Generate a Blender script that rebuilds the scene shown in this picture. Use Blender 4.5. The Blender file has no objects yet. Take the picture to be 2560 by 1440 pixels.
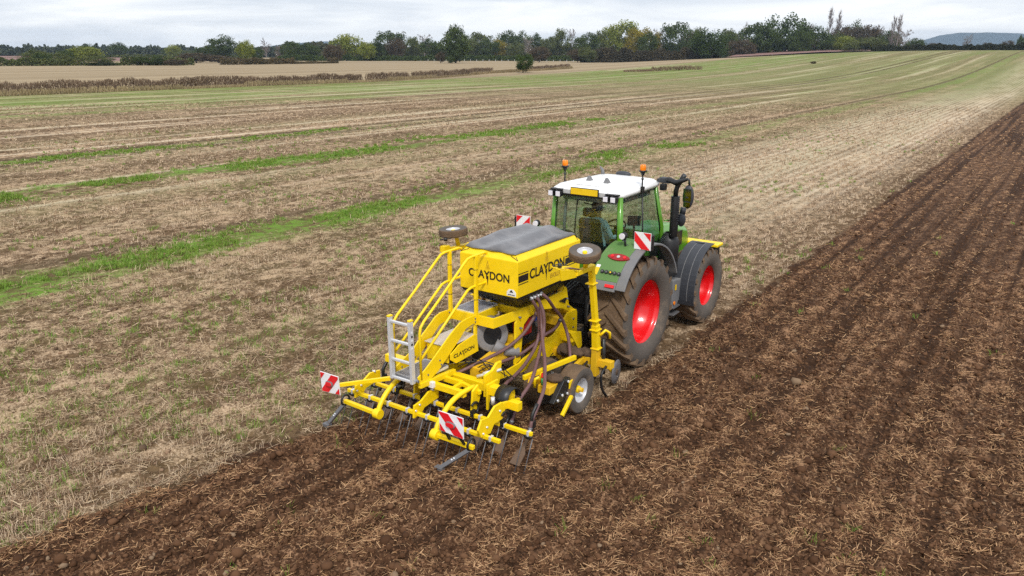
import bpy, bmesh, math, random
import numpy as np
from mathutils import Vector, Matrix

random.seed(7)
rng = np.random.default_rng(7)
scene = bpy.context.scene
COL = scene.collection

# ------------------------------------------------------------------ camera
CAM = (6.624, -11.626, 5.173)
def camera():
    pitch, yaw, roll = (math.radians(a) for a in (16.715, 35.312, 0.126))
    fw = Vector((-math.sin(yaw) * math.cos(pitch), math.cos(yaw) * math.cos(pitch), -math.sin(pitch)))
    r0 = Vector((math.cos(yaw), math.sin(yaw), 0))
    u0 = r0.cross(fw)
    r = math.cos(roll) * r0 + math.sin(roll) * u0
    u = -math.sin(roll) * r0 + math.cos(roll) * u0
    cam = bpy.data.cameras.new('camera')
    cam.sensor_width = 36.0
    cam.lens = 1951.6 / 2560 * 36
    cam.clip_start, cam.clip_end = 0.1, 20000
    o = bpy.data.objects.new('camera', cam)
    m = Matrix((r, u, -fw)).transposed().to_4x4()
    m.translation = CAM
    o.matrix_world = m
    COL.objects.link(o)
    scene.camera = o
camera()

# ------------------------------------------------------------------ sky and sun
SUN_EL, SUN_AZ = math.radians(48), math.radians(140)   # azimuth clockwise from +Y
world = bpy.data.worlds.new('World')
scene.world = world
world.use_nodes = True
def build_world():
    nt = world.node_tree
    nt.nodes.clear()
    N, L = nt.nodes.new, nt.links.new
    out = N('ShaderNodeOutputWorld')
    sky = N('ShaderNodeTexSky'); sky.sky_type = 'NISHITA'; sky.sun_disc = False
    sky.sun_elevation = SUN_EL; sky.sun_rotation = SUN_AZ
    b1 = N('ShaderNodeBackground'); b1.inputs['Strength'].default_value = 0.1
    L(sky.outputs[0], b1.inputs['Color'])
    tc = N('ShaderNodeTexCoord')
    mp = N('ShaderNodeMapping'); mp.inputs['Scale'].default_value = (2.2, 2.2, 20)
    mp.inputs['Location'].default_value = (3.1, 0.4, 0.2)
    L(tc.outputs['Generated'], mp.inputs['Vector'])
    n1 = N('ShaderNodeTexNoise'); n1.inputs['Scale'].default_value = 1.7; n1.inputs['Detail'].default_value = 7
    n1.inputs['Roughness'].default_value = 0.56; n1.inputs['Distortion'].default_value = 0.5
    L(mp.outputs[0], n1.inputs['Vector'])
    cr = N('ShaderNodeValToRGB')
    e = cr.color_ramp.elements
    e[0].position = 0.36; e[0].color = (0.44, 0.47, 0.52, 1)
    e[1].position = 0.62; e[1].color = (0.67, 0.675, 0.685, 1)
    L(n1.outputs['Fac'], cr.inputs['Fac'])
    b2 = N('ShaderNodeBackground'); b2.inputs['Strength'].default_value = 1.0
    L(cr.outputs[0], b2.inputs['Color'])
    mx = N('ShaderNodeMixShader'); mx.inputs[0].default_value = 0.93
    L(b1.outputs[0], mx.inputs[1]); L(b2.outputs[0], mx.inputs[2])
    L(mx.outputs[0], out.inputs['Surface'])
build_world()
sun = bpy.data.lights.new('sun', 'SUN')
sun.energy = 1.5
sun.angle = math.radians(11)
sun.color = (1.0, 0.96, 0.9)
so = bpy.data.objects.new('sun', sun)
sd = Vector((math.sin(SUN_AZ) * math.cos(SUN_EL), math.cos(SUN_AZ) * math.cos(SUN_EL), math.sin(SUN_EL)))
so.rotation_euler = sd.to_track_quat('Z', 'Y').to_euler()
COL.objects.link(so)
scene.view_settings.view_transform = 'Standard'
scene.view_settings.look = 'None'
scene.view_settings.exposure = 0.84
scene.view_settings.gamma = 1.0
scene.view_settings.use_curve_mapping = False
scene.cycles.max_bounces = 6
scene.cycles.diffuse_bounces = 2
scene.cycles.glossy_bounces = 3
scene.cycles.transmission_bounces = 4
scene.cycles.transparent_max_bounces = 12
scene.cycles.volume_bounces = 0
scene.cycles.sample_clamp_indirect = 2.0
scene.cycles.caustics_reflective = False
scene.cycles.caustics_refractive = False
scene.cycles.use_adaptive_sampling = False
scene.cycles.use_denoising = False

# ------------------------------------------------------------------ helpers
def tag(o, label=None, cat=None, group=None, kind=None):
    if label: o['label'] = label
    if cat: o['category'] = cat
    if group: o['group'] = group
    if kind: o['kind'] = kind
    return o

def empty(name, loc=(0, 0, 0), parent=None):
    o = bpy.data.objects.new(name, None)
    o.empty_display_size = 0.2
    o.location = loc
    COL.objects.link(o)
    o.parent = parent
    return o

def frame(d, up=(0, 0, 1)):
    d = Vector(d).normalized()
    up = Vector(up)
    if abs(d.dot(up.normalized())) > 0.98:
        up = Vector((0, 1, 0)) if abs(d.y) < 0.9 else Vector((1, 0, 0))
    s = d.cross(up).normalized()
    return d, s, s.cross(d).normalized()

class MB:
    """collects shapes; build() links them as one mesh object"""
    def __init__(self):
        self.v, self.f, self.m, self.s = [], [], [], []
        self.cur = 0
    def add(self, vs, fs, smooth=False):
        b = len(self.v)
        self.v += [tuple(p) for p in vs]
        for f in fs:
            self.f.append([b + i for i in f]); self.m.append(self.cur); self.s.append(smooth)
        return self
    def mat(self, i):
        self.cur = i
        return self
    def box(self, c, s, rot=None):
        hx, hy, hz = (k / 2 for k in s)
        vs = [Vector((x, y, z)) for x in (-hx, hx) for y in (-hy, hy) for z in (-hz, hz)]
        if rot is not None: vs = [rot @ p for p in vs]
        vs = [p + Vector(c) for p in vs]
        return self.add(vs, [(0, 1, 3, 2), (4, 6, 7, 5), (0, 4, 5, 1), (2, 3, 7, 6), (0, 2, 6, 4), (1, 5, 7, 3)])
    def span(self, a, b):
        return self.box([(p + q) / 2 for p, q in zip(a, b)], [abs(p - q) for p, q in zip(a, b)])
    def bar(self, a, b, w, h, up=(0, 0, 1)):
        a, b = Vector(a), Vector(b)
        d, s, u = frame(b - a, up)
        vs = [p + s * (i * w / 2) + u * (j * h / 2) for p in (a, b) for i, j in ((-1, -1), (1, -1), (1, 1), (-1, 1))]
        return self.add(vs, [(3, 2, 1, 0), (4, 5, 6, 7), (0, 1, 5, 4), (1, 2, 6, 5), (2, 3, 7, 6), (3, 0, 4, 7)])
    def tube(self, pts, r, n=8, smooth=True, cap=True, closed=False, flat=1.0):
        pts = [Vector(p) for p in pts]
        k = len(pts)
        rs = r if isinstance(r, (list, tuple)) else [r] * k
        vs, prev = [], None
        for i, p in enumerate(pts):
            if closed: d = pts[(i + 1) % k] - pts[i - 1]
            else: d = pts[min(i + 1, k - 1)] - pts[max(i - 1, 0)]
            d.normalize()
            if prev is None: _, s, u = frame(d)
            else:
                s = prev - d * prev.dot(d); s.normalize(); u = s.cross(d)
            prev = s
            for j in range(n):
                a = 2 * math.pi * j / n
                vs.append(p + s * (math.cos(a) * rs[i]) + u * (math.sin(a) * rs[i] * flat))
        fs = []
        for i in range(k if closed else k - 1):
            for j in range(n):
                a, b = i * n + j, i * n + (j + 1) % n
                c, d2 = ((i + 1) % k) * n + (j + 1) % n, ((i + 1) % k) * n + j
                fs.append((a, b, c, d2))
        self.add(vs, fs, smooth)
        if cap and not closed:
            b = len(self.v) - len(vs)
            self.f.append([b + j for j in reversed(range(n))]); self.m.append(self.cur); self.s.append(False)
            self.f.append([b + (k - 1) * n + j for j in range(n)]); self.m.append(self.cur); self.s.append(False)
        return self
    def cyl(self, a, b, r, n=16, r2=None, smooth=True):
        return self.tube([a, b], [r, r if r2 is None else r2], n, smooth)
    def lathe(self, prof, c, axis, n=32, smooth=True, closed=False):
        """prof: (radius, offset along axis)"""
        c = Vector(c)
        d, s, u = frame(axis)
        vs = []
        for r, h in prof:
            for j in range(n):
                a = 2 * math.pi * j / n
                vs.append(c + d * h + (s * math.cos(a) + u * math.sin(a)) * r)
        fs = []
        k = len(prof)
        for i in range(k if closed else k - 1):
            for j in range(n):
                fs.append((i * n + j, i * n + (j + 1) % n, ((i + 1) % k) * n + (j + 1) % n, ((i + 1) % k) * n + j))
        return self.add(vs, fs, smooth)
    def plate(self, pts, thick):
        """flat outline (any polygon) extruded by the vector thick, centred on it"""
        t = Vector(thick) / 2
        pts = [Vector(p) for p in pts]
        n = len(pts)
        vs = [p - t for p in pts] + [p + t for p in pts]
        fs = [tuple(reversed(range(n))), tuple(range(n, 2 * n))]
        fs += [(i, (i + 1) % n, n + (i + 1) % n, n + i) for i in range(n)]
        return self.add(vs, fs)
    def ball(self, c, r, nu=12, nv=8):
        rx, ry, rz = (r, r, r) if not isinstance(r, (tuple, list)) else r
        vs = [(c[0], c[1], c[2] + rz)]
        for i in range(1, nv):
            t = math.pi * i / nv
            for j in range(nu):
                a = 2 * math.pi * j / nu
                vs.append((c[0] + rx * math.sin(t) * math.cos(a), c[1] + ry * math.sin(t) * math.sin(a), c[2] + rz * math.cos(t)))
        vs.append((c[0], c[1], c[2] - rz))
        fs = [(0, 1 + j, 1 + (j + 1) % nu) for j in range(nu)]
        for i in range(nv - 2):
            for j in range(nu):
                a, b = 1 + i * nu + j, 1 + i * nu + (j + 1) % nu
                fs.append((a, a + nu, b + nu, b))
        e = len(vs) - 1
        fs += [(e, e - nu + (j + 1) % nu, e - nu + j) for j in range(nu)]
        return self.add(vs, fs, True)
    def build(self, name, mats, parent=None, bevel=0, loc=None):
        me = bpy.data.meshes.new(name)
        me.from_pydata(self.v, [], self.f)
        mats = mats if isinstance(mats, (list, tuple)) else [mats]
        for m in mats: me.materials.append(m)
        me.polygons.foreach_set('material_index', self.m)
        me.polygons.foreach_set('use_smooth', self.s)
        bm = bmesh.new(); bm.from_mesh(me)
        bmesh.ops.recalc_face_normals(bm, faces=bm.faces)
        bm.to_mesh(me); bm.free()
        o = bpy.data.objects.new(name, me)
        COL.objects.link(o)
        o.parent = parent
        if loc: o.location = loc
        if bevel:
            md = o.modifiers.new('bevel', 'BEVEL')
            md.width, md.segments, md.limit_method, md.angle_limit = bevel, 2, 'ANGLE', math.radians(40)
        return o

def quads(name, V, mat, col=None, parent=None, link=True):
    """many loose quads as one mesh; V is (n,4,3), col is (n,3)"""
    n = len(V)
    me = bpy.data.meshes.new(name)
    me.vertices.add(4 * n); me.vertices.foreach_set('co', V.astype(np.float32).ravel())
    me.loops.add(4 * n); me.loops.foreach_set('vertex_index', np.arange(4 * n, dtype=np.int32))
    me.polygons.add(n); me.polygons.foreach_set('loop_start', np.arange(0, 4 * n, 4, dtype=np.int32))
    me.update(calc_edges=True)
    if col is not None:
        at = me.color_attributes.new('Col', 'FLOAT_COLOR', 'POINT')
        c = np.ones((n, 4, 4), np.float32); c[:, :, :3] = col[:, None, :]
        at.data.foreach_set('color', c.ravel())
    me.materials.append(mat)
    if not link: return me
    o = bpy.data.objects.new(name, me); COL.objects.link(o); o.parent = parent
    return o

def hash2(ix, iy, seed):
    h = (ix.astype(np.int64) * 374761393 + iy.astype(np.int64) * 668265263 + seed * 1442695041) & 0xFFFFFFFF
    h = ((h ^ (h >> 13)) * 1274126177) & 0xFFFFFFFF
    return ((h ^ (h >> 16)) & 0xFFFF) / 65535.0
def vnoise(x, y, seed=0):
    ix, iy = np.floor(x), np.floor(y)
    fx, fy = x - ix, y - iy
    fx = fx * fx * (3 - 2 * fx); fy = fy * fy * (3 - 2 * fy)
    a, b = hash2(ix, iy, seed), hash2(ix + 1, iy, seed)
    c, d = hash2(ix, iy + 1, seed), hash2(ix + 1, iy + 1, seed)
    return (a * (1 - fx) + b * fx) * (1 - fy) + (c * (1 - fx) + d * fx) * fy
def sstep(t):
    t = np.clip(t, 0, 1)
    return t * t * (3 - 2 * t)

# ------------------------------------------------------------------ materials
def new_mat(name):
    m = bpy.data.materials.new(name); m.use_nodes = True
    nt = m.node_tree
    return m, nt, nt.nodes['Principled BSDF']
def noise_node(nt, scale, detail=4, vec=None, rough=0.6):
    n = nt.nodes.new('ShaderNodeTexNoise')
    n.inputs['Scale'].default_value = scale; n.inputs['Detail'].default_value = detail
    n.inputs['Roughness'].default_value = rough
    if vec is not None: nt.links.new(vec, n.inputs['Vector'])
    return n
def mrange(nt, val, a, b, c=0.0, d=1.0, smooth=True):
    n = nt.nodes.new('ShaderNodeMapRange')
    if smooth: n.interpolation_type = 'SMOOTHSTEP'
    nt.links.new(val, n.inputs['Value'])
    for k, x in zip(('From Min', 'From Max', 'To Min', 'To Max'), (a, b, c, d)): n.inputs[k].default_value = x
    return n.outputs['Result']
def mixc(nt, fac, a, b):
    n = nt.nodes.new('ShaderNodeMix'); n.data_type = 'RGBA'
    for s, x in ((n.inputs[0], fac), (n.inputs[6], a), (n.inputs[7], b)):
        if isinstance(x, (int, float)): s.default_value = x
        elif isinstance(x, tuple): s.default_value = x + (1,) if len(x) == 3 else x
        else: nt.links.new(x, s)
    return n.outputs[2]
def mth(nt, op, a, b=None, c=None):
    n = nt.nodes.new('ShaderNodeMath'); n.operation = op
    for s, x in zip(n.inputs, (a, b, c)):
        if x is None: continue
        if isinstance(x, (int, float)): s.default_value = x
        else: nt.links.new(x, s)
    return n.outputs[0]

def paint(name, col, rough=0.4, dirt=0.25, metal=0.0, dirtcol=(0.16, 0.10, 0.06), scale=5.0, bump=0.0, coat=0.0):
    m, nt, p = new_mat(name)
    tc = nt.nodes.new('ShaderNodeTexCoord')
    n1 = noise_node(nt, scale, 6, tc.outputs['Object'], 0.65)
    n2 = noise_node(nt, scale * 9, 3, tc.outputs['Object'])
    f = mth(nt, 'MULTIPLY', mrange(nt, n1.outputs['Fac'], 0.48, 0.75), mrange(nt, n2.outputs['Fac'], 0.3, 0.7))
    f = mth(nt, 'MULTIPLY', f, dirt)
    c = mixc(nt, f, col, dirtcol)
    v = mrange(nt, n1.outputs['Fac'], 0.3, 0.7, 0.93, 1.05)
    mul = nt.nodes.new('ShaderNodeVectorMath'); mul.operation = 'SCALE'
    nt.links.new(c, mul.inputs[0]); nt.links.new(v, mul.inputs['Scale'])
    nt.links.new(mul.outputs[0], p.inputs['Base Color'])
    nt.links.new(mrange(nt, n2.outputs['Fac'], 0.3, 0.7, max(0.05, rough - 0.06), rough + 0.12), p.inputs['Roughness'])
    p.inputs['Metallic'].default_value = metal
    if coat: p.inputs['Coat Weight'].default_value = coat
    if bump:
        b = nt.nodes.new('ShaderNodeBump'); b.inputs['Strength'].default_value = bump; b.inputs['Distance'].default_value = 0.02
        nt.links.new(n2.outputs['Fac'], b.inputs['Height']); nt.links.new(b.outputs[0], p.inputs['Normal'])
    return m

M = {}
M['yellow'] = paint('yellow_paint', (0.92, 0.635, 0.003), 0.42, 0.2, dirtcol=(0.36, 0.2, 0.05))
M['yellow_dirty'] = paint('dirty_yellow_paint', (0.78, 0.47, 0.012), 0.5, 0.85, dirtcol=(0.16, 0.08, 0.035), scale=7)
M['black'] = paint('black_paint', (0.012, 0.012, 0.013), 0.42, 0.25, dirtcol=(0.1, 0.07, 0.05))
M['decal'] = paint('black_print', (0.012, 0.009, 0.008), 0.5, 0.0)
M['print_faint'] = paint('faint_brown_print', (0.45, 0.29, 0.03), 0.5, 0.0)
M['steel'] = paint('worn_steel', (0.17, 0.17, 0.18), 0.5, 0.5, metal=0.4, dirtcol=(0.12, 0.08, 0.05))
M['zinc'] = paint('galvanised_grating', (0.42, 0.42, 0.46), 0.5, 0.25, metal=0.45, scale=18)
M['fan_grey'] = paint('dull_fan_steel', (0.27, 0.26, 0.26), 0.45, 0.3, metal=0.3)
M['alu'] = paint('aluminium', (0.74, 0.75, 0.78), 0.36, 0.06, metal=0.4)
M['rubber_hose'] = paint('ribbed_hose', (0.15, 0.075, 0.075), 0.5, 0.3, dirtcol=(0.2, 0.13, 0.1), bump=0.3)
M['tyre'] = paint('tyre_rubber', (0.098, 0.082, 0.068), 0.85, 1.0, dirtcol=(0.22, 0.16, 0.11), scale=4.5, bump=0.4)
M['mud_tyre'] = paint('mud_on_tread', (0.135, 0.086, 0.05), 0.95, 1.0, dirtcol=(0.25, 0.17, 0.10), scale=4, bump=0.8)
M['mud'] = paint('caked_mud', (0.10, 0.062, 0.038), 0.95, 0.8, dirtcol=(0.2, 0.13, 0.075), scale=8, bump=0.8)
M['rim_red'] = paint('red_rim', (0.72, 0.004, 0.007), 0.3, 0.08, dirtcol=(0.3, 0.03, 0.02), coat=0.3)
M['rim_grey'] = paint('silver_rim', (0.55, 0.56, 0.60), 0.4, 0.2, metal=0.2)
M['green'] = paint('green_paint', (0.09, 0.27, 0.014), 0.32, 0.12, dirtcol=(0.2, 0.22, 0.09), coat=0.3)
M['green_dusty'] = paint('dusty_green_paint', (0.10, 0.21, 0.055), 0.5, 0.7, dirtcol=(0.2, 0.21, 0.11), scale=3)
M['fender_grey'] = paint('grey_plastic', (0.17, 0.17, 0.175), 0.6, 0.5, dirtcol=(0.22, 0.19, 0.16))
M['fender_black'] = paint('black_plastic', (0.035, 0.038, 0.047), 0.5, 0.2, dirtcol=(0.1, 0.09, 0.08))
M['white'] = paint('white_roof', (0.88, 0.88, 0.87), 0.3, 0.03, coat=0.2)
M['grey_panel'] = paint('pale_grey_panel', (0.5, 0.5, 0.5), 0.5, 0.1)
M['red'] = paint('red_reflective', (0.74, 0.01, 0.018), 0.4, 0.08)
M['board_white'] = paint('white_reflective', (0.83, 0.83, 0.85), 0.4, 0.05)
M['red_lens'] = paint('red_lens', (0.30, 0.008, 0.01), 0.12, 0.0)
M['amber_lens'] = paint('amber_lens', (0.9, 0.24, 0.01), 0.15, 0.0)
M['clear_lens'] = paint('clear_lens', (0.78, 0.76, 0.82), 0.15, 0.0)
M['plate'] = paint('yellow_number_plate', (0.85, 0.55, 0.005), 0.4, 0.03)
M['sticker'] = paint('white_sticker', (0.8, 0.8, 0.8), 0.5, 0.05)
M['red_tank'] = paint('red_housing', (0.42, 0.012, 0.015), 0.4, 0.2)
M['tread_plate'] = paint('chequer_plate', (0.66, 0.61, 0.58), 0.45, 0.2, metal=0.3, scale=20, bump=0.4)
M['interior'] = paint('dark_cab_trim', (0.02, 0.019, 0.02), 0.7, 0.2)
M['shirt'] = paint('pale_blue_shirt', (0.42, 0.58, 0.70), 0.85, 0.0)
M['skin'] = paint('skin', (0.5, 0.29, 0.21), 0.55, 0.0)
M['trousers'] = paint('dark_trousers', (0.03, 0.035, 0.05), 0.9, 0.0)
M['hair'] = paint('dark_hair', (0.02, 0.014, 0.01), 0.7, 0.0)
def cover_mat():
    m, nt, p = new_mat('tarpaulin')
    tc = nt.nodes.new('ShaderNodeTexCoord')
    n = noise_node(nt, 3.5, 5, tc.outputs['Object'])
    nt.links.new(mixc(nt, mrange(nt, n.outputs['Fac'], 0.35, 0.65), (0.11, 0.11, 0.118), (0.17, 0.165, 0.17)), p.inputs['Base Color'])
    p.inputs['Roughness'].default_value = 0.36
    p.inputs['Sheen Weight'].default_value = 0.1
    b = nt.nodes.new('ShaderNodeBump'); b.inputs['Strength'].default_value = 0.35; b.inputs['Distance'].default_value = 0.03
    n2 = noise_node(nt, 7, 3, tc.outputs['Object'])
    nt.links.new(n2.outputs['Fac'], b.inputs['Height']); nt.links.new(b.outputs[0], p.inputs['Normal'])
    return m
M['tarp'] = cover_mat()
def glass_mat():
    m = bpy.data.materials.new('tinted_glass'); m.use_nodes = True
    nt = m.node_tree; nt.nodes.clear()
    out = nt.nodes.new('ShaderNodeOutputMaterial')
    t = nt.nodes.new('ShaderNodeBsdfTransparent'); t.inputs[0].default_value = (0.83, 0.92, 0.875, 1)
    g = nt.nodes.new('ShaderNodeBsdfGlossy'); g.inputs[0].default_value = (0.95, 0.97, 1, 1); g.inputs['Roughness'].default_value = 0.02
    lw = nt.nodes.new('ShaderNodeLayerWeight')
    fac = mth(nt, 'MULTIPLY_ADD', mth(nt, 'POWER', lw.outputs['Facing'], 4.0), 0.7, 0.07)
    mx = nt.nodes.new('ShaderNodeMixShader')
    nt.links.new(fac, mx.inputs[0]); nt.links.new(t.outputs[0], mx.inputs[1]); nt.links.new(g.outputs[0], mx.inputs[2])
    nt.links.new(mx.outputs[0], out.inputs['Surface'])
    return m
M['glass'] = glass_mat()
def mirror_mat():
    m, nt, p = new_mat('mirror_face')
    p.inputs['Base Color'].default_value = (0.16, 0.18, 0.16, 1); p.inputs['Metallic'].default_value = 1; p.inputs['Roughness'].default_value = 0.08
    return m
M['mirror'] = mirror_mat()
def attr_mat(name, rough=0.8, translucent=0.0, spec=0.2):
    m, nt, p = new_mat(name)
    a = nt.nodes.new('ShaderNodeAttribute'); a.attribute_name = 'Col'
    nt.links.new(a.outputs['Color'], p.inputs['Base Color'])
    p.inputs['Roughness'].default_value = rough
    p.inputs['Specular IOR Level'].default_value = spec
    if translucent:
        out = nt.nodes['Material Output']
        t = nt.nodes.new('ShaderNodeBsdfTranslucent'); nt.links.new(a.outputs['Color'], t.inputs[0])
        mx = nt.nodes.new('ShaderNodeMixShader'); mx.inputs[0].default_value = translucent
        nt.links.new(p.outputs[0], mx.inputs[1]); nt.links.new(t.outputs[0], mx.inputs[2])
        nt.links.new(mx.outputs[0], out.inputs['Surface'])
    return m
M['grass'] = attr_mat('grass', 0.7, 0.2)
M['leaf'] = attr_mat('leaves', 0.7, 0.2)
M['straw'] = attr_mat('straw', 0.75, 0.15)
M['clod'] = attr_mat('soil_crumbs', 0.95, 0, 0.1)
M['bark'] = paint('bark', (0.075, 0.06, 0.05), 0.9, 0.3, scale=2)
M['pale_bark'] = paint('pale_bark', (0.30, 0.26, 0.25), 0.9, 0.3, scale=2)
# ------------------------------------------------------------------ terrain
def rise(x, y):
    return 7 * sstep((y - 120) / 280) * sstep((x + 230) / 190)
def tilled(x, y):
    e = (vnoise(x * 1.1, y * 1.1, 3) - 0.5) * 0.35 + (vnoise(x * 5, y * 5, 4) - 0.5) * 0.22
    a = sstep((x + e - 1.2) / 0.3)
    b = sstep((x + e + 1.66 + 0.125 * np.maximum(0, -4.6 - y)) / 0.3) * sstep((-1.9 - y) / 0.9)
    return np.maximum(a, b)
def stripe(x, y):
    return 0.45 * vnoise(x * 3.0, y * 0.05, 16) + 0.3 * vnoise(x * 5.1, y * 0.12, 17) + 0.25 * (0.5 + 0.5 * np.sin(x * 2 * math.pi / 0.52))
def micro(x, y):
    near = 1 - sstep((np.hypot(x, y + 2) - 16) / 30)
    t = tilled(x, y)
    big = vnoise(x * 2.2, y * 1.6, 11) - 0.5
    mid = vnoise(x * 7, y * 6, 12) - 0.5
    fine = vnoise(x * 17, y * 17, 13) - 0.5
    row = np.sin(x * 2 * math.pi / 0.34 + 1.5 * vnoise(x * 0.5, y * 0.3, 14)) + 1.6 * (stripe(x, y) - 0.5) * 2
    h1 = 0.05 * big + 0.075 * mid + 0.06 * fine + 0.020 * row
    h0 = 0.05 * big + 0.05 * mid + 0.036 * fine
    return (h1 * t + h0 * (1 - t)) * near + 0.25 * near * 0
def ground_z(x, y):
    return rise(x, y) + micro(x, y)

def graded(lo, hi, a, b, step, grow=1.11):
    mid = list(np.arange(a, b + step / 2, step))
    s, p, up = step, b, []
    while p < hi:
        s *= grow; p += s; up.append(min(p, hi))
    s, p, dn = step, a, []
    while p > lo:
        s *= grow; p -= s; dn.append(max(p, lo))
    return np.array(dn[::-1] + mid + up)

def ground_material():
    m, nt, p = new_mat('stubble_and_soil')
    geo = nt.nodes.new('ShaderNodeNewGeometry')
    pos = geo.outputs['Position']
    sx = nt.nodes.new('ShaderNodeSeparateXYZ'); nt.links.new(pos, sx.inputs[0])
    X, Y = sx.outputs[0], sx.outputs[1]
    def scaled(v):
        mp = nt.nodes.new('ShaderNodeMapping'); mp.inputs['Scale'].default_value = v
        nt.links.new(pos, mp.inputs['Vector']); return mp.outputs[0]
    flat = scaled((1, 1, 0))
    nA = noise_node(nt, 1.1, 5, flat, 0.6).outputs['Fac']
    nF = noise_node(nt, 9, 4, flat, 0.7).outputs['Fac']
    nG = noise_node(nt, 26, 3, flat, 0.7).outputs['Fac']
    nM = noise_node(nt, 3.4, 3, scaled((1, 0.7, 0)), 0.7).outputs['Fac']
    nP = noise_node(nt, 0.22, 5, flat, 0.6).outputs['Fac']
    nS = noise_node(nt, 1.0, 3, scaled((0.42, 0.008, 0)), 0.65).outputs['Fac']
    nS2 = noise_node(nt, 1.0, 4, scaled((0.11, 0.004, 0)), 0.6).outputs['Fac']
    nL = noise_node(nt, 1.0, 5, scaled((0.5, 0.06, 0)), 0.7).outputs['Fac']
    edge = mth(nt, 'ADD', mth(nt, 'MULTIPLY', mth(nt, 'SUBTRACT', nA, 0.5), 0.9), mth(nt, 'MULTIPLY', mth(nt, 'SUBTRACT', nF, 0.5), 0.5))
    xe = mth(nt, 'ADD', X, edge)
    t1 = mrange(nt, xe, 1.22, 1.45)
    t2 = mth(nt, 'MULTIPLY', mrange(nt, mth(nt, 'ADD', xe, mth(nt, 'MULTIPLY', mth(nt, 'MAXIMUM', mth(nt, 'SUBTRACT', -4.6, Y), 0.0), 0.125)), -1.68, -1.42), mrange(nt, Y, -1.6, -2.8))
    till = mth(nt, 'MAXIMUM', t1, t2)
    # soil
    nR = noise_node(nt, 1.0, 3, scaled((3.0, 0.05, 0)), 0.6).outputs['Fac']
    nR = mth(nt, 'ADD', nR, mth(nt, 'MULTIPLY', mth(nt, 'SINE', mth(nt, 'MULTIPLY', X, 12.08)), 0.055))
    soil = mixc(nt, mrange(nt, nF, 0.32, 0.66), (0.020, 0.0095, 0.005), (0.088, 0.043, 0.022))  # bump hollows painted darker to deepen their shade
    flecks = mth(nt, 'MULTIPLY', mrange(nt, mth(nt, 'ADD', mth(nt, 'MULTIPLY', nG, 0.55), mth(nt, 'MULTIPLY', nM, 0.45)), 0.485, 0.585), mrange(nt, nR, 0.36, 0.6, 0.1, 0.95))
    soil = mixc(nt, flecks, soil, (0.31, 0.178, 0.098))  # pale flecks over the soil, sparser in the dark rows
    soil = mixc(nt, mth(nt, 'MULTIPLY', mrange(nt, nR, 0.52, 0.36), 0.6), soil, (0.030, 0.015, 0.008))  # dark rows: moist soil, with furrow shade painted into the colour
    # stubble: brown earth, straw, green
    earth = mixc(nt, mrange(nt, nF, 0.3, 0.7), (0.062, 0.036, 0.018), (0.170, 0.108, 0.058))
    straw = mixc(nt, mrange(nt, nG, 0.3, 0.7), (0.31, 0.205, 0.12), (0.545, 0.405, 0.268))
    cover = mth(nt, 'ADD', mth(nt, 'MULTIPLY', nS, 0.9), mth(nt, 'ADD', mth(nt, 'MULTIPLY', nG, 0.9), mth(nt, 'MULTIPLY', nP, 0.7)))
    cover = mth(nt, 'ADD', cover, mth(nt, 'ADD', mth(nt, 'MULTIPLY', mth(nt, 'SUBTRACT', nA, 0.5), 0.7), mth(nt, 'MULTIPLY', mth(nt, 'SUBTRACT', nM, 0.5), 1.5)))
    stub = mixc(nt, mrange(nt, cover, 1.12, 1.50), earth, straw)
    # bleached rows where straw lies thick
    pale = mth(nt, 'MULTIPLY', mrange(nt, nS, 0.54, 0.63), mrange(nt, nG, 0.25, 0.55))
    pale = mth(nt, 'MULTIPLY', pale, mrange(nt, X, -15, -24))
    stub = mixc(nt, mth(nt, 'MULTIPLY', pale, 0.85), stub, (0.60, 0.50, 0.36))
    # thick bleached stubble left standing beside the drilled ground
    thick = mth(nt, 'MULTIPLY', mth(nt, 'MULTIPLY', mrange(nt, X, -10.5, -7.0), mrange(nt, Y, 6, 22)), mrange(nt, xe, 1.0, -1.5))
    comb = mth(nt, 'SINE', mth(nt, 'MULTIPLY', X, 12.5))
    thick = mth(nt, 'MULTIPLY', thick, mrange(nt, mth(nt, 'ADD', mth(nt, 'ADD', nL, nG), mth(nt, 'MULTIPLY', comb, 0.10)), 0.82, 1.15, 0.1, 0.85))
    stub = mixc(nt, thick, stub, (0.60, 0.49, 0.355))
    # volunteer green
    grn = mixc(nt, nG, (0.085, 0.165, 0.018), (0.17, 0.29, 0.04))
    dull = mixc(nt, nG, (0.12, 0.15, 0.042), (0.22, 0.25, 0.085))
    def strip(x0, hw, wob, soft):
        c = mth(nt, 'ADD', X, mth(nt, 'MULTIPLY', mth(nt, 'SUBTRACT', nP, 0.5), wob))
        c = mth(nt, 'ADD', c, mth(nt, 'MULTIPLY', mth(nt, 'SUBTRACT', nA, 0.5), wob * 0.6))
        return mrange(nt, mth(nt, 'ABSOLUTE', mth(nt, 'SUBTRACT', c, x0)), hw + soft, hw)
    g = mth(nt, 'MULTIPLY', mth(nt, 'MULTIPLY', strip(-12.6, 0.7, 2.2, 0.9), mrange(nt, nL, 0.38, 0.54)), mrange(nt, Y, 4, 22, 1.0, 0.5))
    g = mth(nt, 'MAXIMUM', g, mth(nt, 'MULTIPLY', mth(nt, 'MULTIPLY', strip(-25.4, 0.8, 2.6, 1.1), mrange(nt, nL, 0.38, 0.56)), mrange(nt, Y, 14, 40, 1.0, 0.35)))
    g = mth(nt, 'MAXIMUM', g, mth(nt, 'MULTIPLY', strip(-35.6, 0.7, 0.6, 0.5), mrange(nt, Y, 24, 6, 0.1, 0.9)))
    band = mth(nt, 'MULTIPLY', strip(-90, 12, 14, 6), mrange(nt, nL, 0.35, 0.62, 0.15, 0.8))
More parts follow.
